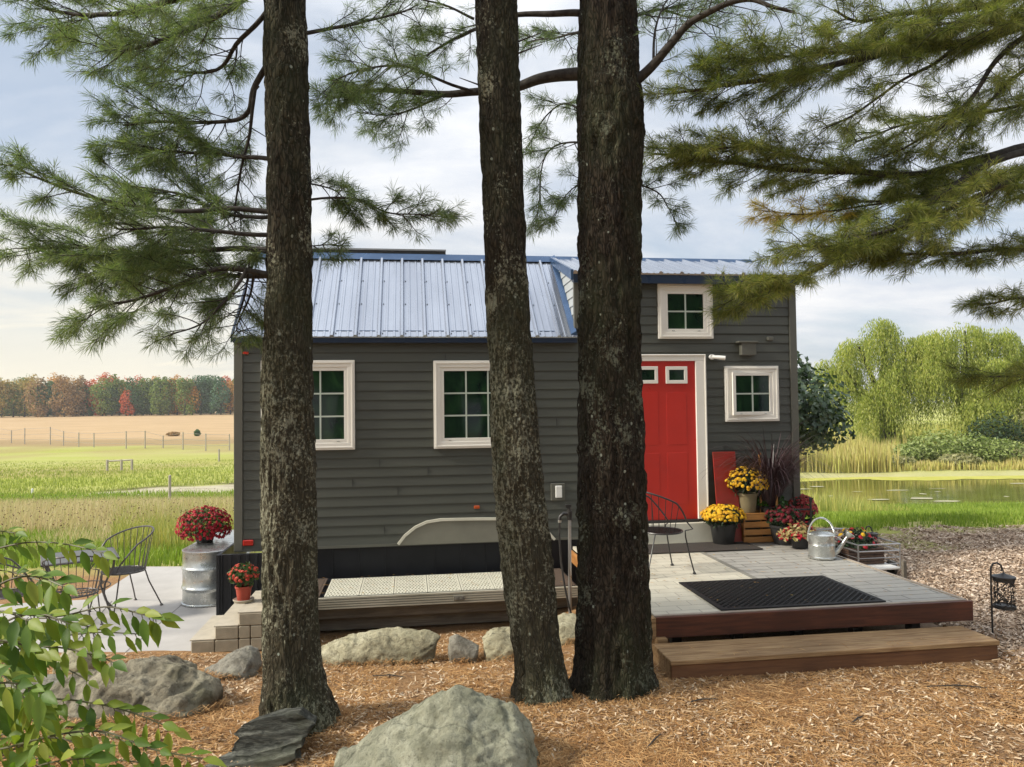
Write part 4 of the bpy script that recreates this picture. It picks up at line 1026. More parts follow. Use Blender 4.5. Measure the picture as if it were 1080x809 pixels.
for nm, mm, n_, sd_ in (('bloom', M['p_red'], 20, 31), ('bloom', M['p_yel'], 9, 33)):
    for k in range(n_):
        mb = flower_dome(.24, .22, 1, .035, sd_+k*7, -.1, .2); mb.build(nm, mm, bx)
# variegated plant with a black bracket post behind the can
p = hw(aR-.18, (HI @ p0).y+.75, DZ-SB+.005)
t = thing('straw_red_plant', 'red and straw coloured foliage in a low pot behind the watering can', 'plant', p)
mb = MB(); mb.lathe([(.09, 0), (.12, .14), (.11, .14)], (0, 0, 0), 20); mb.build('pot', M['blackpot'], t, True)
def fn(r):
    a = r.uniform(0, 6.28); q = r.uniform(0, 1)**.5; return (.26*q*math.cos(a), .2*q*math.sin(a), .14+.18*(1-q*q)*r.uniform(.2, 1)), (math.cos(a)*q, math.sin(a)*q, .6)
V, Fc = leaf_fill(300, fn, .07, 18, .5); leafmesh('straw_leaves', V, Fc, leafmat('straw_leaves', [(.30, .22, .08), (.45, .36, .18), (.24, .22, .06)], .3), t)
V, Fc = leaf_fill(260, fn, .06, 19, .6); leafmesh('red_leaves', V, Fc, M['p_red'], t)
p = hw(aR+.12, (HI @ p0).y+1.0, -SB); t = thing('bracket_post', 'short black post with a side arm behind the flowers at the deck edge', 'post', (p.x, p.y, gz(p.x, p.y)))
mb = MB(); mb.tube([(0, 0, -.05), (0, 0, .92)], .014, 8); mb.lathe([(.022, 0), (.022, .05)], (0, 0, .9), 10); mb.build('post', M['black'], t, True)
mb = MB(); mb.tube([(0, 0, .80), (-.22, 0, .80), (-.27, 0, .86)], .012, 6); mb.build('arm', M['black'], t, True)

# ------------------------------------------------------------------ yard hydrant with hose
p = at_z(601, 652, -.02)
t = thing('yard_hydrant', 'steel yard hydrant post with black tap head between two pine trunks', 'hydrant', (p.x, p.y, gz(p.x, p.y)-.1))
top = at_y(605, 545, p.y).z-(gz(p.x, p.y)-.1)
mb = MB(); mb.tube([(0, 0, 0), (.012, 0, top)], .017, 12); mb.build('post', M['steel'], t, True)
mb = MB(); mb.tube([(.012, 0, top-.03), (.012, 0, top+.06)], [.027, .031], 12); mb.tube([(.012, 0, top+.03), (-.05, -.01, top+.035), (-.085, -.015, top+.005), (-.09, -.015, top-.03)], [.022, .02, .018, .02], 10)
mb.tube([(.012, 0, top+.06), (.005, 0, top+.10)], .018, 10); mb.box((-.0, 0, top+.11), (.06, .03, .03)); mb.build('tap_head', M['black'], t, True)
mb = MB(); mb.tube([(-.09, -.015, top-.028), (-.091, -.015, top-.055)], .019, 12); mb.build('hose_collar', M['galv'], t, True)
hs = [(-.091, -.015, top-.05), (-.097, -.02, top-.2), (-.085, -.03, top-.45), (-.05, -.05, top-.7), (-.01, -.06, top-.9), (.02, -.06, top-1.0)]
mb = MB(); mb.tube(hs, .010, 8); tag(mb.build('garden_hose', M['black'], None, True), 'black hose hanging from the hydrant tap', 'hose').location = t.location
# ------------------------------------------------------------------ rocks
def rock(label, sil, Yc, depth, mat, namp=.02, voxel=.022, seed=0, back=.55, front=.75, strat=False, smooth=1, lean=0):
    """silhouette points of the stone seen at distance Yc, thickened front and back; solid, half buried"""
    P_ = [at_y(x, y, Yc) for x, y in sil]; cx = sum(p.x for p in P_)/len(P_); zmin = min(p.z for p in P_)
    zb = zmin-.12; c = Vector((cx, Yc, zb)); pts = []
    for p in P_:
        pts.append(p-c)
        q = Vector(((p.x-cx)*front, -depth/2, (p.z-zb)*.62)); pts.append(q)
        q = Vector(((p.x-cx)*back, depth/2, (p.z-zb)*.8)); pts.append(q)
        pts.append(Vector(((p.x-cx)*.92, -depth*.3, (p.z-zb)*.84)))
    pts += [Vector(((min(p.x for p in P_)-cx)*.8, -depth*.4, 0)), Vector(((max(p.x for p in P_)-cx)*.8, -depth*.4, 0)), Vector(((min(p.x for p in P_)-cx)*.6, depth*.4, 0)), Vector(((max(p.x for p in P_)-cx)*.6, depth*.4, 0))]
    bm = bmesh.new()
    for p in pts: bm.verts.new(p)
    r = bmesh.ops.convex_hull(bm, input=bm.verts)
    bmesh.ops.delete(bm, geom=list({g for g in r['geom_interior']+r['geom_unused'] if isinstance(g, bmesh.types.BMVert)}), context='VERTS')
    me = bpy.data.meshes.new('boulder'); bm.to_mesh(me); bm.free()
    tmp = bpy.data.objects.new('tmp', me); COL.objects.link(tmp)
    md = tmp.modifiers.new('r', 'REMESH'); md.mode = 'VOXEL'; md.voxel_size = voxel
    sm = tmp.modifiers.new('s', 'SMOOTH'); sm.factor = .5; sm.iterations = smooth
    dg = bpy.context.evaluated_depsgraph_get(); me2 = bpy.data.meshes.new_from_object(tmp.evaluated_get(dg))
    bpy.data.objects.remove(tmp); n = len(me2.vertices); co = np.zeros(n*3); nr = np.zeros(n*3)
    me2.vertices.foreach_get('co', co); me2.vertices.foreach_get('normal', nr); co = co.reshape(-1, 3); nr = nr.reshape(-1, 3)
    s = seed*7.7
    x, y, z = co[:, 0]+s, co[:, 1]+s, co[:, 2]*(5 if strat else 1)
    rg = 1-np.abs(2*fbm(x*2.6, y*2.6, z*3.4, 4, seed+3)-1)
    ter = fbm(x*2.2, y*2.2, z*4, 3, seed+9)*7; ter = (np.floor(ter)+np.clip((ter-np.floor(ter))*4, 0, 1))/7      # broken steps
    d = (fbm(x*3, y*3, z*3, 3, seed)-.5)*namp*2.5+(ter-.5)*namp*4.5-np.clip(rg-.86, 0, 1)*namp*6+(fbm(x*20, y*20, z*20, 4, seed+6)-.5)*namp*1.3
    if strat: d += (np.floor(vnoise(x*.8, y*.8, co[:, 2]*26, 5)*3)/3-.4)*namp*1.6
    co = co+nr*d[:, None]; me2.vertices.foreach_set('co', co.ravel()); me2.polygons.foreach_set('use_smooth', [True]*len(me2.polygons))
    me2.materials.clear(); me2.materials.append(mat); me2.update(); me2.name = 'boulder'
    o = bpy.data.objects.new('boulder', me2); COL.objects.link(o); o.location = c
    BOULD.append(o); return tag(o, label, 'rock')
BOULD = []
rock('large pale grey-green peaked boulder cut by the bottom edge of the photo', [(352, 840), (356, 800), (380, 782), (420, 757), (455, 737), (478, 724.5), (496, 726), (520, 742), (548, 754), (556, 768), (563, 790), (570, 830)], 4.5, .9, rock_mat('boulder_front', (.24, .25, .19), (.34, .35, .28), (.47, .48, .40), 6), .020, .012, 1)
rock('large grey boulder with a brown right end, behind the leafy shrub', [(22, 745), (60, 728), (85, 708), (125, 696), (150, 692), (185, 698), (215, 712), (230, 727), (228, 752), (215, 770), (140, 780)], 5.6, .9, rock_mat('boulder_left', (.17, .15, .115), (.28, .26, .205), (.41, .385, .31), 5), .034, .015, 2)
rock('low rounded grey rock between the block steps and the left pine', [(214, 706), (222, 698), (240, 687), (258, 682), (270, 686), (277, 700), (270, 712)], 6.6, .5, M['rock_grey'], .018, .012, 3)
rock('long flat pale rock lying under the edge of the landing', [(337, 702), (338, 684), (362, 673), (400, 662), (430, 660.5), (452, 664), (466, 670), (450, 676), (420, 684), (380, 692)], 6.95, .30, M['rock_pale'], .016, .012, 4, front=.7)
rock('pale angular rock half hidden behind the middle pine trunk', [(508, 672), (512, 664), (524, 660), (550, 662), (560, 680), (550, 694), (524, 688), (510, 682)], 7.05, .34, M['rock_pale'], .018, .012, 5)
rock('tall pale green rock beside the hydrant post between two trunks', [(585, 690), (586, 648), (597, 645), (614, 647), (625, 665), (620, 690)], 7.35, .4, M['rock_pale'], .014, .012, 6)
rock('small dark grey stone between the long flat rock and the middle pine', [(472, 682), (474, 672), (481, 668), (492, 674), (505, 681), (500, 688)], 6.95, .2, M['rock_grey'], .006, .009, 7)
rock('pale stone on the patio edge behind the large grey boulder', [(62, 700), (66, 686), (82, 680), (96, 681), (102, 694), (100, 706)], 6.7, .35, M['rock_pale'], .008, .012, 8)
rock('low pale rock partly hidden by shrub leaves on the far left', [(-30, 745), (0, 722), (40, 712), (80, 715), (95, 740)], 5.9, .5, M['rock_grey'], .012, .016, 9)
def slate():
    Yc = 4.72; c = at_y(280, 800, Yc); bm = bmesh.new()
    for poly, y, d in (([(224, 800), (230, 790), (262, 788), (300, 783), (322, 776), (324, 783), (300, 794), (262, 801), (230, 806)], 4.67, .34), ([(236, 791), (240, 786), (272, 784), (300, 777), (326, 768), (326, 777), (300, 786), (262, 790)], 4.72, .30),
                       ([(248, 786), (252, 776), (262, 768), (300, 766), (332, 759), (328, 770), (304, 779), (275, 785)], 4.77, .28), ([(254, 772), (250, 768), (262, 757), (288, 750), (318, 747), (337, 757), (331, 764), (300, 770), (280, 765), (266, 771)], 4.79, .30), ([(226, 815), (240, 797), (318, 780), (330, 800), (300, 815)], 4.75, .28)):
        n = len(poly); ps = [at_y(x, yy, Yc)-c for x, yy in poly]; cx = sum((p.x for p in ps))/n
        fr = [bm.verts.new((p.x, y-Yc-d/2, p.z)) for p in ps]; bk = [bm.verts.new((cx+(p.x-cx)*.8, y-Yc+d*.3, p.z-.055)) for p in ps]
        bm.faces.new(fr); bm.faces.new(bk[::-1])
        for k in range(n): bm.faces.new((fr[k], bk[k], bk[(k+1) % n], fr[(k+1) % n]))
    bmesh.ops.recalc_face_normals(bm, faces=bm.faces); me = bpy.data.meshes.new('t'); bm.to_mesh(me); bm.free(); tmp = bpy.data.objects.new('tmp', me); COL.objects.link(tmp)
    md = tmp.modifiers.new('r', 'REMESH'); md.mode = 'VOXEL'; md.voxel_size = .006; sm = tmp.modifiers.new('s', 'SMOOTH'); sm.factor = .5; sm.iterations = 1
    me2 = bpy.data.meshes.new_from_object(tmp.evaluated_get(bpy.context.evaluated_depsgraph_get())); bpy.data.objects.remove(tmp); n = len(me2.vertices); co = np.zeros(n*3); nr = np.zeros(n*3)
    me2.vertices.foreach_get('co', co); me2.vertices.foreach_get('normal', nr); co = co.reshape(-1, 3); nr = nr.reshape(-1, 3); x, y, z = co.T
    d = (fbm(x*4, y*4, (z-x*.12)*26, 2, 5)-.5)*.016+(fbm(x*24, y*24, z*60, 3, 8)-.5)*.008+(np.floor(vnoise(x*5, y*5, z*9, 2)*4)/4-.5)*.014
    co = co+nr*d[:, None]; me2.vertices.foreach_set('co', co.ravel()); me2.polygons.foreach_set('use_smooth', [True]*len(me2.polygons)); me2.materials.clear(); me2.materials.append(M['slate']); me2.update()
    o = bpy.data.objects.new('slate_rock', me2); COL.objects.link(o); o.location = c; tag(o, 'dark layered slate rock at the foot of the left pine', 'rock')
slate()

# ------------------------------------------------------------------ pine trunks
def trunk(parent, outline, Yc, ztop, mat, seed, yaw=0, rtop=.08, leandy=0.0, base=None):
    """outline: [(py, left px, right px)] top to bottom; returns centreline function (world)"""
    zs = []; xc = []; rr = []
    for py, l, r in outline:
        a, b_ = at_y(l, py, Yc), at_y(r, py, Yc); zs.append((a.z+b_.z)/2); xc.append((a.x+b_.x)/2); rr.append((b_.x-a.x)/2)
    zs, xc, rr = [np.array(q[::-1]) for q in (zs, xc, rr)]
    gzv = gz(xc[0], Yc); z0 = gzv-.10
    ext = np.linspace(zs[-1]+.6, ztop, 6); sl = (xc[-1]-xc[-3])/(zs[-1]-zs[-3])
    zs2 = np.concatenate([[z0], zs[zs > z0+.02], ext]); xs2 = np.concatenate([[xc[0]], xc[zs > z0+.02], xc[-1]+sl*.5*(ext-zs[-1])])
    rs2 = np.concatenate([[rr[0]*1.08], rr[zs > z0+.02], rr[-1]+(rtop-rr[-1])*(ext-zs[-1])/(ztop-zs[-1])])
    zf = np.concatenate([np.arange(z0, 5.8, .016), np.arange(5.8, ztop, .12)]); n = 150
    cx = np.interp(zf, zs2, xs2); cr = np.interp(zf, zs2, rs2)
    k_ = np.ones(9)/9; cx = np.convolve(np.pad(cx, 4, 'edge'), k_, 'valid'); cr = np.convolve(np.pad(cr, 4, 'edge'), k_, 'valid')
    th = np.linspace(0, 2*np.pi, n, endpoint=False); T, Z = np.meshgrid(th, zf); Rr = cr[:, None]+0*T
    X0, Y0 = np.cos(T), np.sin(T); q = Rr*1.0
    pl = 1-np.abs(2*fbm(X0*q*15+seed, Y0*q*15, Z*3.4, 3, seed)-1)*1.3      # ridges
    pl2 = vnoise(X0*q*42, Y0*q*42, Z*16, seed+4)
    big = fbm(X0*1.6, Y0*1.6, Z*1.1, 3, seed+8)-.5
    flare = np.exp(-(Z-gzv)/.13)*np.clip(vnoise(X0*2.5+seed, Y0*2.5, 0*Z, seed+2)-.35, 0, 1)*.13*(Z < gzv+1)
    amp = .038*np.clip(Rr/.2, .3, 1.3)
    r_ = Rr+big*.10*Rr+(pl-.75)*amp+(pl2-.5)*amp*.55+flare
    off = Vector((xs2[0], Yc, gzv)); 
    Xw = cx[:, None]+r_*X0-off.x; Yw = r_*Y0+leandy*(Z-gzv); Zw = Z-gzv
    V = np.stack([Xw, Yw, Zw], -1).reshape(-1, 3)
    m_ = len(zf); i = np.arange(m_-1)[:, None]*n+np.arange(n)[None, :]; j = np.arange(m_-1)[:, None]*n+(np.arange(n)[None, :]+1) % n
    Fc = np.stack([i, j, j+n, i+n], -1).reshape(-1, 4)
    parent.location = off
    np_mesh('trunk', V, Fc, mat, parent, True)
    return (lambda z: Vector((float(np.interp(z, zf, cx)), Yc+leandy*(z-gzv), z)), off)
t1 = thing('pine_tree', 'left pine with a straight dark lichen-spotted trunk and a long drooping branch to the left', 'pine tree', group='pine trees in front of the house')
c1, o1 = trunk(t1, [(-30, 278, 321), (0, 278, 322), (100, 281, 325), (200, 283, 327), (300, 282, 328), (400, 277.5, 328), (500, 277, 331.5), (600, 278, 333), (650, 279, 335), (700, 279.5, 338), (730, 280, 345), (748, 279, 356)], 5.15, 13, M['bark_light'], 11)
t2 = thing('pine_tree', 'middle pine, slimmest of the three trunks, leaning, paler on its lower left side', 'pine tree', group='pine trees in front of the house')
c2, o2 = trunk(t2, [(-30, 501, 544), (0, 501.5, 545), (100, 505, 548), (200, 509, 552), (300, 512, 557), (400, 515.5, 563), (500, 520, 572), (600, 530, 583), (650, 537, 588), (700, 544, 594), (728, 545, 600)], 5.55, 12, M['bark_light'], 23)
t3 = thing('pine_tree', 'right of the three pines, with the thickest trunk, beside the deck step', 'pine tree', group='pine trees in front of the house')
c3, o3 = trunk(t3, [(-30, 612, 671), (0, 611, 671), (60, 610, 672), (100, 609.5, 676), (130, 608, 679), (160, 609, 676), (300, 611, 675), (400, 611, 675), (500, 610, 679.5), (600, 609.5, 683), (700, 608, 686), (718, 606, 689)], 5.72, 14, M['bark'], 37)
t4 = thing('pine_tree', 'pine whose branches reach in from the right, its trunk outside the picture', 'pine tree')
px4 = at_y(1250, 400, 6.6)
c4, o4 = trunk(t4, [(-200, 1225, 1280), (0, 1222, 1283), (400, 1218, 1288), (700, 1212, 1296)], 6.6, 13, M['bark'], 51)

# ------------------------------------------------------------------ pine boughs
class Needles:
    def __init__(s): s.P = []; s.D = []; s.S = []
    def tuft(s, p, d, sc=1.0): s.P.append(tuple(p)); s.D.append(tuple(d)); s.S.append(sc)
    def build(s, parent, off, mat, name='needles', nn=26, Ln=.095, wid=.0032, seed=0):
        if not s.P: return
        r = np.random.default_rng(seed); P_ = np.array(s.P)-np.array(off); D = np.array(s.D); S = np.array(s.S); n = len(P_)
        P_ = np.repeat(P_, nn, 0); D = np.repeat(D, nn, 0); S = np.repeat(S, nn)
        P_ = P_-D*r.uniform(0, .05, (n*nn, 1))
        dirs = D*r.uniform(.25, 1.2, (n*nn, 1))+r.normal(0, .55, (n*nn, 3)); dirs[:, 2] -= .06
        dirs /= np.linalg.norm(dirs, axis=1)[:, None]
        side = np.cross(dirs, r.normal(0, 1, (n*nn, 3))); side /= np.linalg.norm(side, axis=1)[:, None]
        Lg = (Ln*S*r.uniform(.65, 1.15, n*nn))[:, None]
        mid = P_+dirs*Lg*.55; tip = P_+dirs*Lg+np.array([0, 0, -1])*Lg*.10
        V = np.stack([P_-side*wid*.3, mid-side*wid*.5, tip, mid+side*wid*.5], 1).reshape(-1, 3)
        Fc = np.arange(n*nn*4).reshape(-1, 4)
        return np_mesh(name, V, Fc, mat, parent)
def cat(pts, n=8):
    pts = [Vector(p) for p in pts]; out_ = []
    for i in range(len(pts)-1):
        p0, p1, p2, p3 = pts[max(i-1, 0)], pts[i], pts[i+1], pts[min(i+2, len(pts)-1)]
        for k in range(n):
            t = k/n; out_.append(.5*((2*p1)+(p2-p0)*t+(2*p0-5*p1+4*p2-p3)*t*t+(3*p1-p0-3*p2+p3)*t**3))
    out_.append(pts[-1]); return out_
rb = random.Random(5)
TW = {}
def limb(parent, off, pix, r0, r1, ND, t0=.25, side=.45, dens=11, tl=1.06, flat=.5, bare=.0, upb=.0, name='limb', startc=None, dsc=1.0):
    """pix: [(px,py,Y)]; side = length of side shoots (m); dens = shoots per metre"""
    side *= 1.15
    pts = [at_y(x, y, Y_) for x, y, Y_ in pix]
    if startc is not None: pts[0] = startc(pts[0].z)
    P_ = cat(pts, 7); n = len(P_)
    for i in range(1, n-1): P_[i] = P_[i]+Vector([mnoise.noise(P_[i]*3+Vector((k*9, 0, 0)))*.02 for k in range(3)])
    rad = [r0+(r1-r0)*(i/(n-1))**.8 for i in range(n)]
    mb = MB(); mb.tube([p-off for p in P_], rad, 9); lb = mb.build(name, M['branch'], parent, True)
    tw = TW.setdefault(parent.name, MB())
    acc = 0; sgn = 1
    total = sum((P_[i+1]-P_[i]).length for i in range(n-1)); run = 0
    for i in range(n-1):
        seg = (P_[i+1]-P_[i]); sl = seg.length; run += sl; tt = run/total
        if tt < t0: continue
        acc += sl*dens*2.1*dsc
        d = seg.normalized()
        while acc >= 1:
            acc -= 1; sgn = -sgn
            p = P_[i].lerp(P_[i+1], rb.random())
            lat = d.cross(Vector((0, 0, 1))).normalized()*sgn
            ang = rb.uniform(.5, 1.15); dd = (d*math.cos(ang)+lat*math.sin(ang)*(1.0)+Vector((0, 0, rb.uniform(-flat*1.5, flat*1.5)+upb))).normalized()
            prof = math.sin(min(1, (tt-t0)/(1-t0)*1.6+.35)*math.pi*.5)*(1-.45*max(0, tt-.7)/.3)
            Ls = side*prof*rb.uniform(.5, 1.15)
            # curved shoot with twigs
            q = p.copy(); dv = dd.copy(); nst = max(3, int(Ls/.07)); path = [q.copy()]
            for k in range(nst):
                q = q+dv*Ls/nst; dv = (dv+Vector((rb.uniform(-.16, .16), rb.uniform(-.16, .16), rb.uniform(-.14, .10)))+d*.05).normalized(); path.append(q.copy())
                for s2 in (1, -1):
                    if k < nst*.2 or rb.random() < bare+.12: continue
                    l2 = dv.cross(Vector((0, 0, 1))).normalized()*s2
                    d2 = (dv*.8+l2*rb.uniform(.4, .9)+Vector((0, 0, rb.uniform(-.3, .3)))).normalized(); e = q+d2*rb.uniform(.05, .16)*(1-.4*k/nst)
                    tw.tube([q-off, e-off], [.0028, .0014], 4, False); ND.tuft(e, d2, tl*rb.uniform(.8, 1.1))
                    if rb.random() < .6: ND.tuft(q.lerp(e, .5), d2, tl*.85)
            tw.tube([a-off for a in path], [.0048*(1-.75*k/len(path)) for k in range(len(path))], 5, False)
            if rb.random() > bare*.7: ND.tuft(path[-1], dv, tl)
    ND.tuft(P_[-1], (P_[-1]-P_[-2]).normalized(), tl)
    return lb
def twigs(parent):
    tw = TW.get(parent.name)
    if tw: tw.build('twigs', M['branch'], parent, True)
# left tree
NA, NB_ = Needles(), Needles()
A = lambda pix, r0, r1, **k: limb(t1, o1, pix, r0, r1, NA, dsc=.88, startc=(None if k.pop('free', 0) else c1), **k)
A([(285, 224, 5.15), (240, 219, 5.1), (180, 221, 5.0), (110, 212, 4.85), (50, 192, 4.7), (8, 172, 4.6)], .022, .006, t0=.55, side=.30, dens=11)
A([(285, -45, 5.15), (225, -15, 5.3), (150, 12, 5.45), (80, 15, 5.6), (45, 8, 5.7)], .035, .010, side=.55, dens=15, t0=.2)
A([(285, -30, 5.15), (240, 10, 5.0), (190, 35, 4.85), (140, 50, 4.7), (110, 52, 4.65)], .030, .008, side=.40, dens=14)
A([(285, -10, 5.15), (255, 40, 5.3), (220, 75, 5.5), (150, 70, 5.6)], .022, .008, side=.42, dens=13, bare=.25)
A([(288, 45, 5.2), (272, 90, 5.25), (262, 120, 5.3), (230, 128, 5.35), (160, 130, 5.45), (130, 132, 5.5)], .026, .008, t0=.45, side=.42, dens=18)
A([(272, 90, 5.25), (264, 140, 5.3), (252, 190, 5.35), (247, 235, 5.4)], .016, .005, free=1, t0=.2, side=.25, dens=9, bare=.35)
A([(285, 170, 5.15), (250, 165, 5.3), (190, 160, 5.4), (130, 158, 5.5)], .020, .006, side=.36, dens=16)
A([(285, 225, 5.15), (250, 228, 5.35), (190, 205, 5.5), (130, 195, 5.6)], .018, .006, side=.40, dens=16)
A([(285, 250, 5.15), (240, 245, 5.0), (170, 240, 4.9), (120, 240, 4.8)], .020, .006, side=.38, dens=19, t0=.35)
A([(285, 268, 5.15), (240, 262, 5.3), (160, 268, 5.4), (90, 262, 5.5), (25, 262, 5.6)], .026, .007, side=.42, dens=17, t0=.3)
A([(285, 295, 5.15), (240, 282, 5.1), (190, 300, 5.0), (140, 315, 4.9), (95, 325, 4.85)], .024, .007, side=.40, dens=15, t0=.3)
A([(285, 290, 5.15), (250, 292, 5.4), (200, 282, 5.6), (140, 285, 5.7), (90, 290, 5.8)], .022, .006, side=.42, dens=17, t0=.3)
A([(260, 285, 5.1), (238, 318, 5.0), (215, 340, 4.95), (180, 352, 4.9)], .014, .004, free=1, side=.26, dens=10, bare=.3)
A([(268, 285, 5.2), (262, 315, 5.4), (250, 345, 5.6), (252, 350, 5.7)], .010, .004, free=1, side=.32, dens=12, bare=.15)
A([(325, 213, 5.15), (370, 210, 5.2), (410, 224, 5.25), (445, 227, 5.3), (472, 230, 5.3)], .010, .003, side=.16, dens=14, t0=.25)
A([(325, 262, 5.15), (345, 258, 5.2), (362, 260, 5.25)], .006, .003, side=.10, dens=12, t0=.3, bare=.3)
A([(325, 190, 5.15), (350, 200, 5.3), (372, 225, 5.3)], .008, .003, side=.14, dens=12, t0=.3)
A([(320, 40, 5.15), (350, 30, 5.3), (400, 20, 5.5), (440, 5, 5.6)], .018, .005, side=.3, dens=10, bare=.4)
A([(285, 262, 5.15), (268, 268, 5.2), (262, 285, 5.25), (258, 310, 5.3), (250, 335, 5.35)], .010, .004, side=.26, dens=20, t0=.15)
for q, (dx, dz) in enumerate(((-2.2, 6.6), (1.6, 7.4), (-1.4, 8.4), (.6, 9.3), (-2.0, 7.4), (1.9, 8.6))):
    b_ = c1(dz); P3 = [b_, b_+Vector((dx*.5, (-1)**q*.4, .15)), b_+Vector((dx, (-1)**q*.9, .1))]
    pix = None
    mb = MB(); mb.tube([p-o1 for p in cat(P3, 4)], .02, 6); mb.build('limb', M['branch'], t1, True)
    for k in range(55):
        tq = rb.uniform(.4, 1); NA.tuft(P3[0].lerp(P3[2], tq)+Vector((rb.uniform(-.4, .4), rb.uniform(-.5, .5), rb.uniform(-.15, .2))), Vector((rb.uniform(-1, 1), rb.uniform(-1, 1), .4)).normalized(), 1.1)
NA.build(t1, o1, M['needle'], 'crown', 30, .095, .0032, 1); twigs(t1)
# middle and right pines
NC = Needles(); A3 = lambda pix, r0, r1, **k: limb(t3, o3, pix, r0, r1, NC, dsc=.82, startc=(None if k.pop('free', 0) else c3), **k)
A3([(640, 78, 5.72), (606, 80, 5.75), (570, 84, 5.85), (535, 94, 5.95), (480, 97, 6.0), (430, 97, 6.0), (380, 96, 6.0), (345, 105, 6.0)], .062, .010, t0=.52, side=.42, dens=13)
A3([(640, 16, 5.72), (600, 14, 5.8), (560, 14, 5.9), (520, 22, 6.0), (485, 38, 6.1), (450, 60, 6.1)], .034, .009, t0=.45, side=.42, dens=10, bare=.3)
A3([(500, 96, 5.98), (455, 80, 5.8), (420, 70, 5.6), (380, 75, 5.5), (350, 85, 5.4)], .014, .005, free=1, side=.36, dens=13)
A3([(470, 97, 6.0), (420, 120, 6.2), (380, 120, 6.4)], .012, .004, free=1, side=.34, dens=13)
A3([(500, 20, 6.0), (450, 0, 6.0), (400, -10, 6.0)], .012, .004, free=1, side=.36, dens=9, bare=.3)
A3([(640, 30, 5.72), (585, 40, 6.3), (555, 45, 6.6)], .014, .004, side=.3, dens=9)
A3([(650, 160, 5.72), (600, 150, 6.3), (575, 165, 6.4), (566, 230, 6.4)], .012, .004, t0=.4, side=.26, dens=8)
A3([(650, 140, 5.72), (600, 110, 6.4), (575, 125, 6.5), (560, 150, 6.5)], .012, .004, t0=.4, side=.3, dens=8)
A3([(650, 190, 5.72), (620, 190, 6.2), (598, 205, 6.2), (580, 235, 6.2)], .009, .003, t0=.4, side=.18, dens=9)
A3([(650, 188, 5.72), (690, 200, 6.1), (706, 218, 6.1), (716, 240, 6.1)], .009, .003, t0=.35, side=.18, dens=10)
A3([(660, 105, 5.72), (684, 75, 5.6), (705, 50, 5.5), (728, 25, 5.42), (760, 5, 5.3), (790, 0, 5.25), (815, 8, 5.2), (838, 12, 5.2)], .045, .010, t0=.25, side=.34, dens=12, bare=.72)
A3([(690, 65, 5.6), (692, 30, 5.7), (700, 5, 5.8), (720, -20, 5.9)], .012, .004, free=1, side=.36, dens=12, bare=.55)
A3([(650, 30, 5.72), (690, 10, 6.2), (720, 18, 6.4), (760, 30, 6.5)], .016, .004, side=.4, dens=12, bare=.4)
for q, (dx, dz) in enumerate(((2.0, 6.6), (-1.8, 7.4), (1.5, 8.4), (-1.2, 9.3), (2.0, 9.8))):
    b_ = c3(dz); P3 = [b_, b_+Vector((dx*.5, (-1)**q*.4, .15)), b_+Vector((dx, (-1)**q*.9, .1))]
    mb = MB(); mb.tube([p-o3 for p in cat(P3, 4)], .02, 6); mb.build('limb', M['branch'], t3, True)
    for k in range(55):
        tq = rb.uniform(.4, 1); NC.tuft(P3[0].lerp(P3[2], tq)+Vector((rb.uniform(-.4, .4), rb.uniform(-.5, .5), rb.uniform(-.15, .2))), Vector((rb.uniform(-1, 1), rb.uniform(-1, 1), .4)).normalized(), 1.1)
NC.build(t3, o3, M['needle'], 'crown', 28, .095, .0032, 3); twigs(t3)
ND2 = Needles()
for q, dz in enumerate((6.4, 7.2, 8.2, 9.0)):
    b_ = c2(dz); dx = 1.4*(-1)**q; P3 = [b_, b_+Vector((dx*.5, .4, .15)), b_+Vector((dx, .8, .1))]
    mb = MB(); mb.tube([p-o2 for p in cat(P3, 4)], .02, 6); mb.build('limb', M['branch'], t2, True)
    for k in range(50):
        tq = rb.uniform(.4, 1); ND2.tuft(P3[0].lerp(P3[2], tq)+Vector((rb.uniform(-.4, .4), rb.uniform(-.5, .5), rb.uniform(-.15, .2))), Vector((rb.uniform(-1, 1), rb.uniform(-1, 1), .4)).normalized(), 1.1)
ND2.build(t2, o2, M['needle'], 'crown', 26, .095, .0032, 4)
for (px, py, L_) in ((548, 46, .12), (549, 58, .10), (505, 92, .10)):
    a = at_y(px, py, 5.55); e = a+Vector((.16 if px > 530 else -.14, -.1, .03)); mb = MB(); mb.tube([a-o2-Vector((.05 if px > 530 else -.05, 0, 0)), e-o2], [.008, .003], 5); mb.build('stub', M['branch'], t2)
# right tree
NE, NY = Needles(), Needles()
B = lambda pix, r0, r1, **k: limb(t4, o4, pix, r0, r1, k.pop('nd', NE), flat=.34, dsc=.78, startc=(None if k.pop('free', 0) else c4), **k)
B([(1250, -40, 6.6), (1140, 0, 6.3), (1060, 32, 6.1), (1000, 48, 6.0), (930, 56, 5.9), (880, 68, 5.8), (810, 84, 5.7), (750, 92, 5.7), (708, 98, 5.7)], .06, .009, t0=.50, side=.46, dens=17, upb=.08)
B([(930, 56, 5.9), (860, 55, 5.7), (800, 62, 5.6), (760, 60, 5.5)], .014, .005, free=1, side=.36, dens=16, upb=.1)
B([(1010, 46, 6.0), (985, 68, 5.9), (950, 85, 5.8), (905, 118, 5.7), (868, 136, 5.7)], .018, .006, free=1, side=.34, dens=11, bare=.35)
B([(1080, 40, 6.0), (1052, 62, 5.9), (1030, 95, 5.8), (1000, 128, 5.8), (975, 145, 5.8), (945, 160, 5.8)], .026, .007, free=1, side=.40, dens=12, bare=.35)
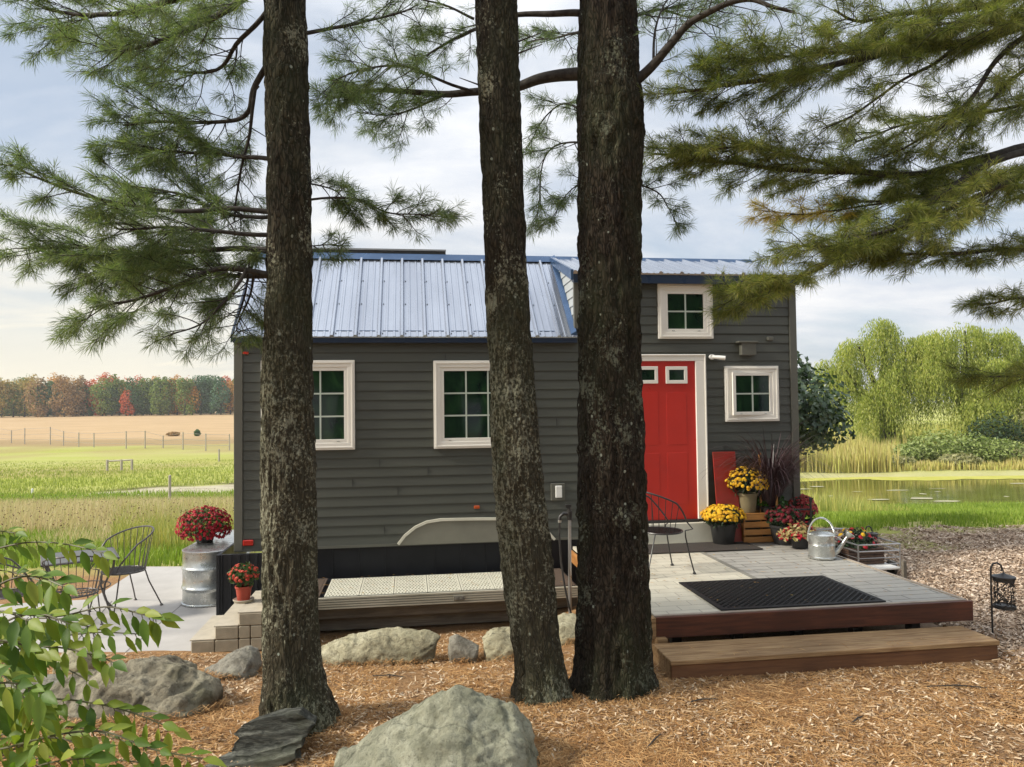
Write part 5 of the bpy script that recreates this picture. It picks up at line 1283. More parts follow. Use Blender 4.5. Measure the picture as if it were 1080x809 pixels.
B([(1250, 130, 6.6), (1150, 150, 6.4), (1080, 156, 6.2), (1020, 172, 6.2), (965, 184, 6.2), (900, 182, 6.2), (840, 180, 6.2), (780, 174, 6.2), (730, 168, 6.2), (690, 162, 6.2)], .055, .009, t0=.42, side=.44, dens=18, upb=.08)
B([(900, 182, 6.2), (840, 165, 6.0), (780, 155, 5.9), (720, 158, 5.8)], .014, .005, free=1, side=.38, dens=17, upb=.05)
B([(1250, 160, 6.6), (1120, 160, 6.2), (1060, 165, 6.0), (1000, 200, 5.9), (950, 235, 5.8), (900, 262, 5.8), (860, 285, 5.8), (830, 296, 5.8), (790, 303, 5.8)], .040, .008, t0=.55, side=.36, dens=15)
B([(1250, 190, 6.6), (1130, 170, 6.1), (1050, 200, 5.8), (990, 225, 5.7), (930, 245, 5.65), (880, 258, 5.6), (830, 262, 5.6)], .032, .007, t0=.4, side=.40, dens=16)
B([(1250, 215, 6.6), (1130, 200, 6.5), (1060, 198, 6.6), (990, 205, 6.7), (930, 212, 6.7), (880, 215, 6.7)], .028, .007, t0=.35, side=.5, dens=15)
B([(930, 214, 6.6), (880, 222, 6.5), (840, 226, 6.5), (800, 222, 6.5)], .010, .004, free=1, side=.22, dens=14, nd=NY)
B([(1250, 260, 6.6), (1130, 258, 6.3), (1080, 262, 6.2), (1000, 268, 6.1), (930, 268, 6.1), (880, 262, 6.1)], .030, .006, t0=.35, side=.34, dens=15)
B([(1250, -120, 6.6), (1150, -50, 6.3), (1080, -5, 6.1), (1010, 10, 6.0), (950, 14, 5.9), (905, 22, 5.9), (880, 10, 5.9)], .04, .008, t0=.4, side=.5, dens=17)
B([(1250, -70, 6.6), (1150, 0, 6.1), (1080, 25, 5.8), (1020, 22, 5.6), (960, 30, 5.5)], .03, .008, t0=.3, side=.44, dens=16)
B([(1250, 20, 6.6), (1150, 40, 6.3), (1080, 75, 6.2), (1040, 110, 6.2), (1010, 150, 6.2)], .03, .008, t0=.35, side=.42, dens=13, bare=.3)
B([(1250, 60, 6.6), (1150, 80, 6.4), (1080, 110, 6.5), (1020, 120, 6.6), (960, 130, 6.7), (900, 150, 6.8)], .026, .007, t0=.3, side=.5, dens=13, bare=.3)
B([(1250, 310, 6.6), (1140, 312, 6.3), (1080, 314, 6.2), (1050, 320, 6.2), (1034, 322, 6.2)], .020, .005, t0=.3, side=.26, dens=14)
B([(1250, 390, 6.6), (1140, 395, 6.3), (1080, 397, 6.2), (1040, 398, 6.2), (1016, 396, 6.2)], .016, .004, t0=.3, side=.24, dens=14)
B([(835, 292, 5.8), (810, 305, 5.75), (785, 312, 5.7), (772, 308, 5.7)], .010, .004, free=1, side=.24, dens=24, t0=.1)
NE.build(t4, o4, M['needle_y'], 'crown', 30, .10, .0034, 7); NY.build(t4, o4, M['needle_b'], 'yellowing_needles', 26, .10, .0029, 8); twigs(t4)
# ------------------------------------------------------------------ broadleaf crowns
def crown(lumps, n, size, seed, asp=.6, shell=.55, up=.25, gaps=.0):
    """leaf faces through the volume of several lumps [(c, (rx,ry,rz))]"""
    r = np.random.default_rng(seed); w = np.array([l[1][0]*l[1][1]+l[1][0]*l[1][2] for l in lumps]); w = w/w.sum()
    k = r.choice(len(lumps), n, p=w); C_ = np.array([l[0] for l in lumps], float)[k]; Rd = np.array([l[1] for l in lumps], float)[k]
    d = r.normal(0, 1, (n, 3)); d /= np.linalg.norm(d, axis=1)[:, None]; q = r.uniform(shell**3, 1, n)**(1/3.)
    q = q*(.82+.36*vnoise(d[:, 0]*2.6+k*3.1, d[:, 1]*2.6, d[:, 2]*2.6, seed)); p = C_+d*Rd*q[:, None]
    if gaps:
        keep = fbm(p[:, 0]*gaps, p[:, 1]*gaps, p[:, 2]*gaps, 2, seed+5) > .42; p = p[keep]; d = d[keep]
    n = len(p); nn = d+r.normal(0, .6, (n, 3)); nn[:, 2] += up; nn /= np.linalg.norm(nn, axis=1)[:, None]
    t = np.cross(nn, r.normal(0, 1, (n, 3))); t /= np.linalg.norm(t, axis=1)[:, None]; b_ = np.cross(nn, t); s = (size*r.uniform(.6, 1.3, n))[:, None]
    V = np.stack([p-t*s*.5, p+b_*s*asp*.5+nn*s*.06, p+t*s*.5, p-b_*s*asp*.5+nn*s*.06], 1).reshape(-1, 3)
    return V, np.arange(n*4).reshape(-1, 4)
def bole(parent, H, r, fork=(), mat='branch'):
    mb = MB(); mb.tube([(0, 0, -.3), (.02*H, 0, H*.4), (0, .01*H, H)], [r*1.3, r, r*.4], 8)
    for a, l in fork: mb.tube([(0, 0, H*.35), (math.cos(a)*l*.5, math.sin(a)*l*.5, H*.7), (math.cos(a)*l, math.sin(a)*l, H*.95)], [r*.6, r*.4, r*.15], 6)
    return mb.build('trunk', M[mat], parent, True)
# small dark leaved tree beside the house
p = at_y(866, 520, 13.2); gzz = gz(p.x, p.y)
t = thing('small_tree', 'small dark green broadleaf tree just behind the right corner of the house', 'tree', (p.x-.55, p.y, gzz))
H0 = at_y(866, 385, 13.2).z-gzz; Hb = at_y(866, 475, 13.2).z-gzz
bole(t, H0*.9, .06, ((0, .5), (2.2, .5), (4, .4)))
V, Fc = crown([((0, 0, (H0+Hb)/2), (1.0, .9, (H0-Hb)/2*1.02)), ((.25, 0, Hb+.5), (.85, .8, .55)), ((-.1, .1, H0-.15), (.6, .5, .5)), ((-.35, 0, H0+.35), (.35, .3, .4))], 5200, .105, 3, .75, .45)
np_mesh('crown', V, Fc, leafmat('maple_leaves', [(.014, .038, .014), (.035, .075, .028), (.07, .12, .05), (.13, .18, .11)], .2, .38, 2, .6), t)

# willows
def willow(label, px, ytop, pxw, Yd, seed, domes):
    base = at_y(px, 480, Yd); g0 = gz(base.x, base.y); t = thing('willow', label, 'willow tree', (base.x, base.y, g0), 0, 'weeping willows beyond the pond')
    Ht = at_y(px, ytop, Yd).z-g0; sc = Yd/F; r = np.random.default_rng(seed); W = pxw*sc/2
    mb = MB(); mb.tube([(0, 0, -.5), (.1, 0, Ht*.25), (-.1, .1, Ht*.5), (0, 0, Ht*.8)], [.55, .42, .28, .1], 10)
    for dx, dy, dh, rw in domes: mb.tube([(0, 0, Ht*.25), (dx*W*.5, dy*W*.5, Ht*dh*.65), (dx*W, dy*W, Ht*dh*.93)], [.28, .16, .05], 7)
    mb.build('trunk', M['branch'], t, True)
    V = []
    P_, Dn, Sz = [], [], []
    for dx, dy, dh, rw in domes:
        for c_ in range(int(30*rw)+3):           # one curtain of strands per twig end
            a = r.uniform(0, 2*np.pi); q = r.uniform(0, 1)**.6; rx = rw*W*.62
            cc = np.array([dx*W+rx*q*np.cos(a), dy*W+rx*q*np.sin(a)*.8, Ht*dh-(.62*rx)*q**2.2+r.uniform(-.5, .3)]); Lc = Ht*r.uniform(.2, .62)*(.6+.5*q); og = np.array([np.cos(a), np.sin(a), 0])
            for i in range(int(r.uniform(14, 30))):
                rad_ = r.uniform(.05, .75); th_ = r.uniform(0, 2*np.pi); top = cc+np.array([np.cos(th_)*rad_, np.sin(th_)*rad_*.6, -rad_**2*.7])
                Ln = Lc*r.uniform(.45, 1.0); m_ = int(Ln/.15); z = np.arange(m_)*.15
                if m_ < 2: continue
                sway = np.sin(z*.8+a*3)*.07
                out_ = og*(.45*(1-np.exp(-z[:, None]*1.2)))+np.array([np.cos(th_), np.sin(th_), 0])*(.12*(1-np.exp(-z[:, None]*2)))
                p = top+out_+np.stack([sway, sway*.5, -z], -1)+r.normal(0, .035, (m_, 3)); P_.append(p[p[:, 2] > .3+r.uniform(0, 1.4)])
    p = np.concatenate(P_); n = len(p); d = r.normal(0, .35, (n, 3)); d[:, 2] -= 1; d /= np.linalg.norm(d, axis=1)[:, None]
    s = np.cross(d, r.normal(0, 1, (n, 3))); s /= np.linalg.norm(s, axis=1)[:, None]; Lf = r.uniform(.16, .30, n)[:, None]; w = .052
    V = np.stack([p, p+d*Lf*.5+s*w/2, p+d*Lf, p+d*Lf*.5-s*w/2], 1).reshape(-1, 3); 
    np_mesh('crown', V, np.arange(n*4).reshape(-1, 4), M['willow'], t); return t
M['willow'] = leafmat('willow_leaves', [(.15, .19, .035), (.26, .31, .06), (.40, .43, .10), (.52, .51, .15)], .5, .5, .55)
willow('left, slightly taller peaked weeping willow beyond the pond', 936, 337, 110, 47, 5, [(-.05, 0, 1.0, .42), (-.55, -.1, .86, .5), (.35, -.2, .84, .55), (-.85, -.2, .66, .45), (.1, -.5, .66, .6), (-.4, -.55, .52, .6), (.75, -.1, .88, .5), (-1.15, 0, .70, .25)])
willow('right, broader weeping willow beyond the pond at the right edge', 1022, 338, 125, 46, 8, [(0, 0, .99, .55), (-.55, -.1, .92, .5), (.5, 0, .93, .55), (.9, -.1, .80, .45), (-.75, -.3, .72, .55), (.1, -.5, .70, .65), (.55, -.5, .55, .6), (-.2, -.7, .45, .6)])
# shrubs under the willows
M['shrub_a'] = leafmat('shrub_leaves', [(.12, .17, .04), (.24, .30, .08), (.38, .42, .18)], .3, .5, 1)
M['shrub_b'] = leafmat('pale_shrub_leaves', [(.16, .17, .06), (.30, .29, .13), (.45, .42, .24)], .3, .5, 1)
M['shrub_c'] = leafmat('dark_shrub_leaves', [(.012, .028, .012), (.028, .055, .02), (.05, .09, .03)], .2, .5, 1)
specs = [(962, 466, 34, 39.0, 'shrub_a', 'pale green leafy shrub under the gap between the willows'), (992, 452, 52, 39.2, 'shrub_a', 'widest green shrub beyond the pond, below the right willow'), (1030, 458, 40, 39, 'shrub_a', 'green shrub to the right of the widest shrub beyond the pond'),
         (946, 480, 30, 37.8, 'shrub_b', 'low whitish flowering shrub on the far pond bank'), (1058, 462, 40, 38.6, 'shrub_a', 'rounded green shrub on the far bank near the right edge'), (1086, 468, 36, 38.4, 'shrub_b', 'yellowish shrub on the far bank cut by the right edge'),
         (1052, 432, 46, 41.5, 'shrub_c', 'dark evergreen shrub showing between the willow strands at the right'), (1088, 424, 46, 43, 'shrub_b', 'tall silvery shrub at the right edge beyond the pond'), (1012, 478, 34, 37.6, 'shrub_b', 'low pale yellow shrub on the bank below the right willow')]
for i, (px, yt, w, Yd, mm, lab) in enumerate(specs):
    b_ = at_y(px, 490, Yd); g0 = gz(b_.x, b_.y); Ht = at_y(px, yt, Yd).z-g0; W = w*Yd/F/2*1.25
    t = thing('shrub', lab, 'shrub', (b_.x, b_.y, g0), 0, 'shrubs on the far bank of the pond'); bole(t, Ht*.6, .05, ((0, W*.5), (2, W*.5)))
    V, Fc = crown([((0, 0, Ht*.5), (W, W*.8, Ht*.5)), ((W*.5, 0, Ht*.35), (W*.6, W*.6, Ht*.36)), ((-W*.5, -.1, Ht*.4), (W*.6, W*.6, Ht*.4))], 2300, .19, 40+i, .5, .4); np_mesh('crown', V, Fc, M[mm], t)
# more trees behind the pond so the far bank is not bare
for i, (px, yt, w, Yd, lab) in enumerate(((905, 455, 60, 90, 'hazy pale green tree far behind the left willow'), (870, 470, 60, 95, 'low hazy tree far away between the small tree and the left willow'))):
    b_ = at_y(px, 490, Yd); g0 = gz(b_.x, b_.y); Ht = at_y(px, yt, Yd).z-g0; W = w*Yd/F/2
    t = thing('far_tree', lab, 'tree', (b_.x, b_.y, g0)); bole(t, Ht*.7, .15)
    V, Fc = crown([((0, 0, Ht*.55), (W, W, Ht*.5)), ((W*.6, 0, Ht*.4), (W*.6, W*.6, Ht*.4)), ((-W*.6, 0, Ht*.45), (W*.6, W*.6, Ht*.4))], 2500, .45, 70+i, .7, .4); np_mesh('crown', V, Fc, M['shrub_a'], t)

# ------------------------------------------------------------------ grasses (vectorised blades)
def grass(name, XY, H, W, mat, seed, lean=.35, label=None, cat_=None, zf=None, segs=2, parent=None):
    r = np.random.default_rng(seed); n = len(XY); z = ground(XY[:, 0], XY[:, 1])-.01 if zf is None else zf
    b_ = np.stack([XY[:, 0], XY[:, 1], z], -1); a = r.uniform(0, 2*np.pi, n); fa = r.uniform(0, 2*np.pi, n)
    ln = np.stack([np.cos(a), np.sin(a), 0*a], -1)*(lean*H*r.uniform(.1, 1, n))[:, None]; s = np.stack([np.cos(fa), np.sin(fa), 0*fa], -1)*(np.asarray(W)/2*np.ones(n))[:, None]
    up = np.array([0, 0, 1.])*H[:, None]
    m_ = b_+up*.55+ln*.3; tp = b_+up+ln
    V = np.stack([b_-s, b_+s, m_+s*.75, m_-s*.75, tp], 1).reshape(-1, 3); i = np.arange(n)[:, None]*5
    Fc = np.concatenate([i+np.array([[0, 1, 2, 3]]), i+np.array([[3, 2, 4, 4]])], 0)
    Fq = i+np.array([[0, 1, 2, 3]]); Ft = i+np.array([[3, 2, 4]])
    me_v = V; tri = np.concatenate([Fq[:, [0, 1, 2]], Fq[:, [0, 2, 3]], Ft], 0)
    o = np_mesh(name, me_v, tri, mat, parent); tag(o, label, cat_, kind='stuff'); return o
r = np.random.default_rng(99)
def sect(n, x0, x1, Y0, Y1, pw=1.0):      # sector between two pixel columns, between two distances
    Yd = Y0*(Y1/Y0)**(r.uniform(0, 1, n)**pw); px = r.uniform(x0, x1, n); return np.stack([(px-540)/F*Yd, Yd], -1)
M['g_green'] = leafmat('grass_green', [(.13, .20, .025), (.22, .31, .04), (.34, .40, .08)], .35, .6, .8)
M['g_pale'] = leafmat('grass_pale', [(.20, .24, .05), (.30, .34, .08), (.42, .42, .13)], .35, .6, .2)
M['g_straw'] = leafmat('grass_straw', [(.50, .39, .22), (.62, .50, .29), (.50, .48, .20), (.72, .62, .38)], .25, .7, .7, tint=(1, 1, .8))
M['g_gold'] = leafmat('goldenrod', [(.22, .27, .07), (.36, .37, .10), (.50, .43, .13)], .3, .6, .8)
M['g_reed'] = leafmat('reed_leaves', [(.42, .36, .12), (.56, .47, .18), (.48, .50, .13), (.64, .54, .28)], .3, .6, .5, tint=(1, 1, .8))
XY = sect(42000, -40, 262, 12.0, 36, .8); H = rng.uniform(.08, .30, len(XY))
grass('meadow_grass', XY, H, .012+XY[:, 1]*.0007, M['g_green'], 1, .5, 'green meadow grass beyond the patio on the left', 'grass')
XY = sect(34000, -40, 262, 14.0, 35, .8); k = fbm(XY[:, 0]*.35, XY[:, 1]*.25, 0*XY[:, 0], 3, 61); keep = (k > .40) | (XY[:, 1] > 18); XY = XY[keep]; XY = XY[XY[:, 1] < 34.5+.6*(XY[:, 0]+24)-2.0-np.clip((XY[:, 0]+24)*.35, 0, 6)]
H = rng.uniform(.25, .7, len(XY))*np.clip((XY[:, 1]-12)/7, .25, 1)*np.clip((34-XY[:, 1])/9, .3, 1)
grass('tall_dry_weeds', XY, H, .006+XY[:, 1]*.00055, M['g_straw'], 2, .4, 'tall straw coloured weeds between the patio and the stream bed', 'weeds')
XY = sect(5000, 120, 262, 13.5, 24, 1); H = rng.uniform(.25, .7, len(XY)); grass('goldenrod_patch', XY, H, .022, M['g_gold'], 3, .4, 'yellow green goldenrod growing behind the stock tank', 'weeds')
# dark seed heads
XY = sect(1100, -40, 262, 15, 30, 1); zt = ground(XY[:, 0], XY[:, 1])+rng.uniform(.35, .75, len(XY)); Pq = np.stack([XY[:, 0], XY[:, 1], zt], -1)
def tets(P_, s, name, mat, label=None, cat_=None):
    n = len(P_); d = rng.normal(0, 1, (n, 4, 3)); d /= np.linalg.norm(d, axis=2)[:, :, None]; V = (P_[:, None, :]+d*(np.asarray(s)*np.ones(n))[:, None, None]).reshape(-1, 3); i = np.arange(n)[:, None]*4
    return tag(np_mesh(name, V, np.concatenate([i+np.array([[0, 1, 2]]), i+np.array([[0, 2, 3]]), i+np.array([[0, 3, 1]]), i+np.array([[1, 3, 2]])], 0), mat), label, cat_, kind='stuff')
tets(Pq, .022, 'seed_heads', pm('seed_heads', (.10, .05, .03), (.16, .08, .05), 3, .9, 0), 'dark brown seed heads among the straw weeds', 'seed heads')
XY = sect(16000, -40, 262, 35, 66, 1); XY = XY[XY[:, 1] > 34.8+.6*(XY[:, 0]+24)+(fbm(XY[:, 0]*.12, XY[:, 1]*.12, 0*XY[:, 0], 3, 33)-.5)*5]; H = rng.uniform(.05, .26, len(XY))*np.clip(1.2-(XY[:, 1]-40)/30, .2, 1); grass('field_edge_grass', XY, H, .045, M['g_pale'], 5, .4, 'rough green grass on the far bank of the stream bed', 'grass')
# right side
XY = sect(42000, 830, 1110, 12.7, 25.5, .7); k = fbm(XY[:, 0]*.8, XY[:, 1]*.8, 0*XY[:, 0], 4, 21)-.5; XY = XY[(XY[:, 1]+k*2.2) > 13.2]
H = rng.uniform(.05, .16, len(XY))+np.clip((XY[:, 1]-20)/5, 0, 1)*.18; grass('pond_bank_grass', XY, H, .010+XY[:, 1]*.0007, M['g_green'], 6, .5, 'bright green grass on the near bank of the pond', 'grass')
XY = sect(1500, 830, 960, 19, 25, 1); H = rng.uniform(.3, .85, len(XY))*np.clip(1.15-(XY[:, 0]/XY[:, 1]*F+540-850)/120, .15, 1); grass('bank_weeds', XY, H, .020, M['g_gold'], 7, .3, 'tall green weeds on the near pond bank beside the house', 'weeds')
XY = sect(16000, 820, 1110, 36.6, 43, 1); pxx = XY[:, 0]/XY[:, 1]*F+540; H = rng.uniform(.5, 1.6, len(XY))*np.where(pxx < 940+rng.normal(0, 6, len(pxx)), 1, .30)*(.55+.8*vnoise(XY[:, 0]*.9, XY[:, 1]*.5, 0*pxx, 5)); grass('reeds', XY, H, .055, M['g_reed'], 8, .2, 'golden reeds along the far edge of the pond', 'reeds')
XY = sect(9000, 820, 1110, 44, 80, 1); H = rng.uniform(.6, 1.3, len(XY)); grass('far_meadow_weeds', XY, H, .12, M['g_gold'], 9, .3, 'yellow green weeds behind the reeds', 'weeds')

# ------------------------------------------------------------------ needle litter and wood chips
def litter(name, XY, Lr, Wr, mat, seed, tilt=.25, label=None, cat_=None, curve=.0, zoff=.004):
    r = np.random.default_rng(seed); n = len(XY); z = ground(XY[:, 0], XY[:, 1])+r.uniform(0, .014, n)+zoff; c = np.stack([XY[:, 0], XY[:, 1], z], -1); a = r.uniform(0, 2*np.pi, n)
    d = np.stack([np.cos(a), np.sin(a), r.normal(0, tilt, n)], -1); Ld = r.uniform(*Lr, n)[:, None]; w = r.uniform(*Wr, n)[:, None]; s = np.stack([-np.sin(a), np.cos(a), r.normal(0, .35, n)], -1)
    V = np.stack([c-d*Ld/2-s*w/2, c-d*Ld/2+s*w/2, c+d*Ld/2+s*w/2*.6, c+d*Ld/2-s*w/2*.6], 1).reshape(-1, 3)
    return tag(np_mesh(name, V, np.arange(n*4).reshape(-1, 4), mat), label, cat_, kind='stuff')
def near(n, Y0, Y1, x0=-160, x1=1240): return sect(n, x0, x1, Y0, Y1, 1)
def clear(XY, inhouse=True):
    """drop what would lie inside the deck, step, patio or landing"""
    P_ = np.array([[*(HI @ Vector((x, y, 0)))[:2]] for x, y in XY]); u, v = P_[:, 0], P_[:, 1]
    k = ~((u > aL-.05) & (u < aR+.02) & (v > vF-.02)) & ~((u > s0-.02) & (u < s1+.02) & (v > (v0+v1)/2-.03) & (v < vF+.4)) & ~((u > ls0-.6) & (u < aL) & (v > lv+.15)) & ~((u > -.2) & (u < LEN+.1) & (v > -.1)) 
    pat = (u < ls0+.35) & (XY[:, 1] > 7.42+(XY[:, 0]+3.2)*.0)
    return XY[k & ~pat]
M['lit_o'] = leafmat('fallen_needles', [(.16, .075, .03), (.34, .18, .07), (.50, .29, .12), (.62, .42, .21)], .1, .8, 3, .1, (1, .8, .6))
M['chips'] = leafmat('wood_chips', [(.05, .03, .018), (.24, .145, .08), (.46, .33, .20), (.70, .58, .42)], .05, .85, 2, .1, (1, .8, .6))
M['chips_g'] = leafmat('pale_chips', [(.10, .066, .044), (.32, .225, .155), (.52, .40, .29), (.74, .62, .50)], .05, .85, 2, .1, (1, .8, .6))
XY = clear(near(180000, 3.6, 8.4)); px_ = XY[:, 0]/XY[:, 1]*F+540; kk = fbm(XY[:, 0]*1.3, XY[:, 1]*1.3, 0*XY[:, 0], 3, 77); XY = XY[(kk > .36) & ((XY[:, 0]-3.6)*.9+(XY[:, 1]-7.2)*.75 < rng.normal(0, .35, len(XY)))]
litter('pine_needle_litter', XY, (.05, .11), (.0022, .0042), M['lit_o'], 5, .12, 'orange fallen pine needles covering the ground under the pines', 'pine needles')
XY = clear(near(72000, 3.6, 8.4)); XY = XY[((XY[:, 0]-3.6)*.9+(XY[:, 1]-7.2)*.75 < rng.normal(0, .4, len(XY)))]; kk = fbm(XY[:, 0]*1.1, XY[:, 1]*1.1, 0*XY[:, 0], 3, 79); XY = XY[kk+rng.normal(0, .1, len(XY)) > .40-np.clip((XY[:, 0])*.03, -.1, .12)]
litter('wood_chips', XY, (.014, .065), (.005, .015), M['chips'], 6, .3, 'pale wood chips scattered among the fallen needles', 'wood chips')
XY = clear(sect(110000, 760, 1330, 5.5, 13.2, .8)); XY = XY[((XY[:, 0]-3.6)*.9+(XY[:, 1]-7.2)*.75 > rng.normal(0, .4, len(XY)))]; kk = fbm(XY[:, 0]*.8, XY[:, 1]*.8, 0*XY[:, 0], 4, 21)-.5; XY = XY[(XY[:, 1]+kk*2.2 < 13.2) & ((kk < .12) | (rng.random(len(XY)) < .45))]
litter('gravel_chips', XY, (.018, .065), (.008, .026), M['chips_g'], 7, .3, 'pinkish grey chips covering the yard right of the deck', 'wood chips')
# needles banked against the stones and trunks
PB = []; rq = np.random.default_rng(12)
for o in BOULD:
    bb = [o.matrix_basis @ Vector(c) for c in o.bound_box]; x0_, x1_ = min(p.x for p in bb), max(p.x for p in bb); y0_, y1_ = min(p.y for p in bb), max(p.y for p in bb)
    n = int(900*(x1_-x0_)); a = rq.uniform(math.pi, 2*math.pi, n); k = rq.uniform(.80, 1.08, n); PB.append(np.stack([(x0_+x1_)/2+(x1_-x0_)/2*np.cos(a)*k, (y0_+y1_)/2+(y1_-y0_)/2*np.sin(a)*k, rq.uniform(0, .05, n)], -1))
for o, rr_ in ((o1, .25), (o2, .23), (o3, .29)):
    n = 1500; a = rq.uniform(0, 2*math.pi, n); k = rr_*rq.uniform(.85, 1.5, n); PB.append(np.stack([o.x+np.cos(a)*k, o.y+np.sin(a)*k, rq.uniform(0, .05, n)*np.clip(1.6-k/rr_, 0, 1)], -1))
PB = np.concatenate(PB); hh_ = PB[:, 2].copy(); PB[:, 2] += ground(PB[:, 0], PB[:, 1])+.004; n = len(PB); a = rq.uniform(0, 6.28, n); d_ = np.stack([np.cos(a), np.sin(a), rq.normal(0, .3, n)], -1)*rq.uniform(.03, .055, n)[:, None]; s_ = np.stack([-np.sin(a), np.cos(a), 0*a], -1)*.0018
tag(np_mesh('banked_needles', np.stack([PB-d_-s_, PB-d_+s_, PB+d_+s_, PB+d_-s_], 1).reshape(-1, 3), np.arange(n*4).reshape(-1, 4), M['lit_o']), 'loose needles banked against the rocks and trunk bases', 'pine needles', kind='stuff')
# the wood behind the viewer, seen in the window panes
lumps_ = [((x, y, z), (w, w*.8, w*.9)) for x, y, z, w in ((-7, -13, 5, 2.6), (-4, -16, 8, 3.0), (-1, -14, 5, 2.6), (2.5, -15, 7.5, 3.0), (5.5, -13, 4.6, 2.6), (9, -15, 7, 3.2), (12.5, -13, 5, 2.8), (0, -19, 10, 3), (6.5, -19, 10.5, 3), (16, -16, 7, 3))]
V, Fc = crown(lumps_, 26000, .42, 991, .7, .35, .2); wb = np_mesh('woodland', V, Fc, leafmat('rear_wood_leaves', [(.02, .04, .015), (.05, .09, .025), (.09, .14, .04)], .3)); tag(wb, 'dark green wood standing behind the viewer, reflected in the window panes', 'woodland', kind='stuff')
mb = MB()
for x, y, z, w in ((-7, -13, 5, 0), (-4, -16, 8, 0), (-1, -14, 5, 0), (2.5, -15, 7.5, 0), (5.5, -13, 4.6, 0), (9, -15, 7, 0), (12.5, -13, 5, 0)): mb.tube([(x, y, 0), (x+.1, y, z*.6), (x, y, z+1)], [.28, .2, .08], 8)
tag(mb.build('woodland_trunks', M['branch'], None, True), 'dark trunks of the wood behind the viewer', 'woodland', kind='stuff')
# needles and small leaves fallen on the deck, the landing, the steps and the boulder tops
def on_plane(n, u0_, u1_, v0_, v1_, z):
    r_ = np.random.default_rng(int(n+z*100)); q = [HM @ Vector((a, b, z-SB)) for a, b in zip(r_.uniform(u0_, u1_, n), r_.uniform(v0_, v1_, n))]; return np.array([tuple(p) for p in q])
def scatter3(name, P_, Lr, Wr, mat, seed, label, cat_):
    r = np.random.default_rng(seed); n = len(P_); a = r.uniform(0, 6.28, n); d = np.stack([np.cos(a), np.sin(a), 0*a], -1)*r.uniform(*Lr, n)[:, None]/2; s = np.stack([-np.sin(a), np.cos(a), 0*a], -1)*r.uniform(*Wr, n)[:, None]/2
    up = np.array([0, 0, 1.])*.004
    V = np.stack([P_-d, P_+s+up, P_+d, P_-s+up*.5], 1).reshape(-1, 3); return tag(np_mesh(name, V, np.arange(n*4).reshape(-1, 4), mat), label, cat_, kind='stuff')
P_ = np.concatenate([on_plane(230, aL+.1, aR-.1, vF+.1, -.3, DZ+.012), on_plane(120, ls0+.1, aL-.2, lv+.05, -.1, LZt+.006), on_plane(60, s0+.05, s1-.05, (v0+v1)/2, (v0+v1)/2+.3, .166)])
scatter3('fallen_needles_on_deck', P_, (.04, .09), (.002, .004), M['lit_o'], 3, 'stray pine needles fallen on the deck, step and landing', 'pine needles')
P_ = np.concatenate([on_plane(46, aL+.1, aR-.1, vF+.1, -.3, DZ+.016), on_plane(22, ls0+.1, aL-.2, lv+.05, -.1, LZt+.008)])
scatter3('fallen_leaves', P_, (.02, .045), (.012, .025), leafmat('dry_leaves', [(.20, .10, .03), (.38, .22, .06), (.45, .32, .10)], .1, .7, 3), 4, 'small dry leaves scattered on the deck and landing', 'fallen leaves')
# fallen twigs
for i, (x, y, L_, a) in enumerate(((740, 742, .25, .1), (1010, 727, .42, -.2), (905, 763, .14, .5), (410, 700, .3, -.3), (690, 785, .2, .9))):
    g0 = at_z(x, y, .02); mb = MB(); d = Vector((math.cos(a), math.sin(a), 0)); mb.tube([-d*L_/2, Vector((.01, .02, .015)), d*L_/2+Vector((0, .02, .01))], [.004, .006, .003], 6)
    tag(mb.build('fallen_twig', M['branch'], None, True), ['short brown twig on the needles below the deck step', 'longest fallen twig, lying near the right end of the step', 'dark stick fragment on the needles in the right foreground', 'fallen twig beside the long flat rock', 'short slanting twig in the bottom centre foreground'][i], 'twig', 'fallen twigs').location = (g0.x, g0.y, gz(g0.x, g0.y)+.012)

# ------------------------------------------------------------------ foreground shrub
sh = thing('leafy_shrub', 'leafy green shrub with pointed leaves close to the camera at lower left', 'shrub', (-1.75, 1.75, 0))
so_ = Vector((-1.75, 1.75, 0)); LV, LF = [], []; SM = MB(); rs = random.Random(3)
def leaf(p, d, nrm, s):
    d = d.normalized(); b_ = nrm.cross(d).normalized(); n_ = d.cross(b_).normalized(); o = len(LV); prof = [(0, 0), (.18, .14), (.42, .205), (.72, .13), (1.0, 0)]
    for i, (t, w) in enumerate(prof):
        c = p+d*s*t-Vector((0, 0, 1))*s*.16*t*t
        LV.extend([c-so_, c-b_*w*s+n_*w*s*.35-so_, c+b_*w*s+n_*w*s*.35-so_])
    for i in range(4):
        a = o+3*i; LF.append((a, a+3, a+4, a+1)); LF.append((a, a+2, a+5, a+3))
def spray(pix, s=.075, n=9, side=1):
    pts = cat([at_y(x, y, Y_) for x, y, Y_ in pix], 6); SM.tube([p-so_ for p in pts], [.0028*(1-.7*i/len(pts))+.0008 for i in range(len(pts))], 5, False)
    tot = len(pts)-1; 
    for k in range(n):
        f = .12+.86*k/(n-1); i = min(tot-1, int(f*tot)); p = pts[i].lerp(pts[i+1], f*tot-i); d = (pts[i+1]-pts[i]).normalized()
        for sg in (-1, 1):
            if k == n-1 and sg > 0: dd = d
            else: dd = (d*.55+Vector((d.z*-sg, rs.uniform(-.5, .5), sg*.55*abs(d.x)))+Vector((0, 0, -.35))).normalized()
            pe = p+dd*.012; SM.tube([p-so_, pe-so_], .0012, 4, False)
            nrm = Vector((rs.uniform(-.5, .5), rs.uniform(-1.0, -.1), rs.uniform(.3, 1))); leaf(pe, dd, nrm, s*rs.uniform(.75, 1.2))
Yb = 2.2
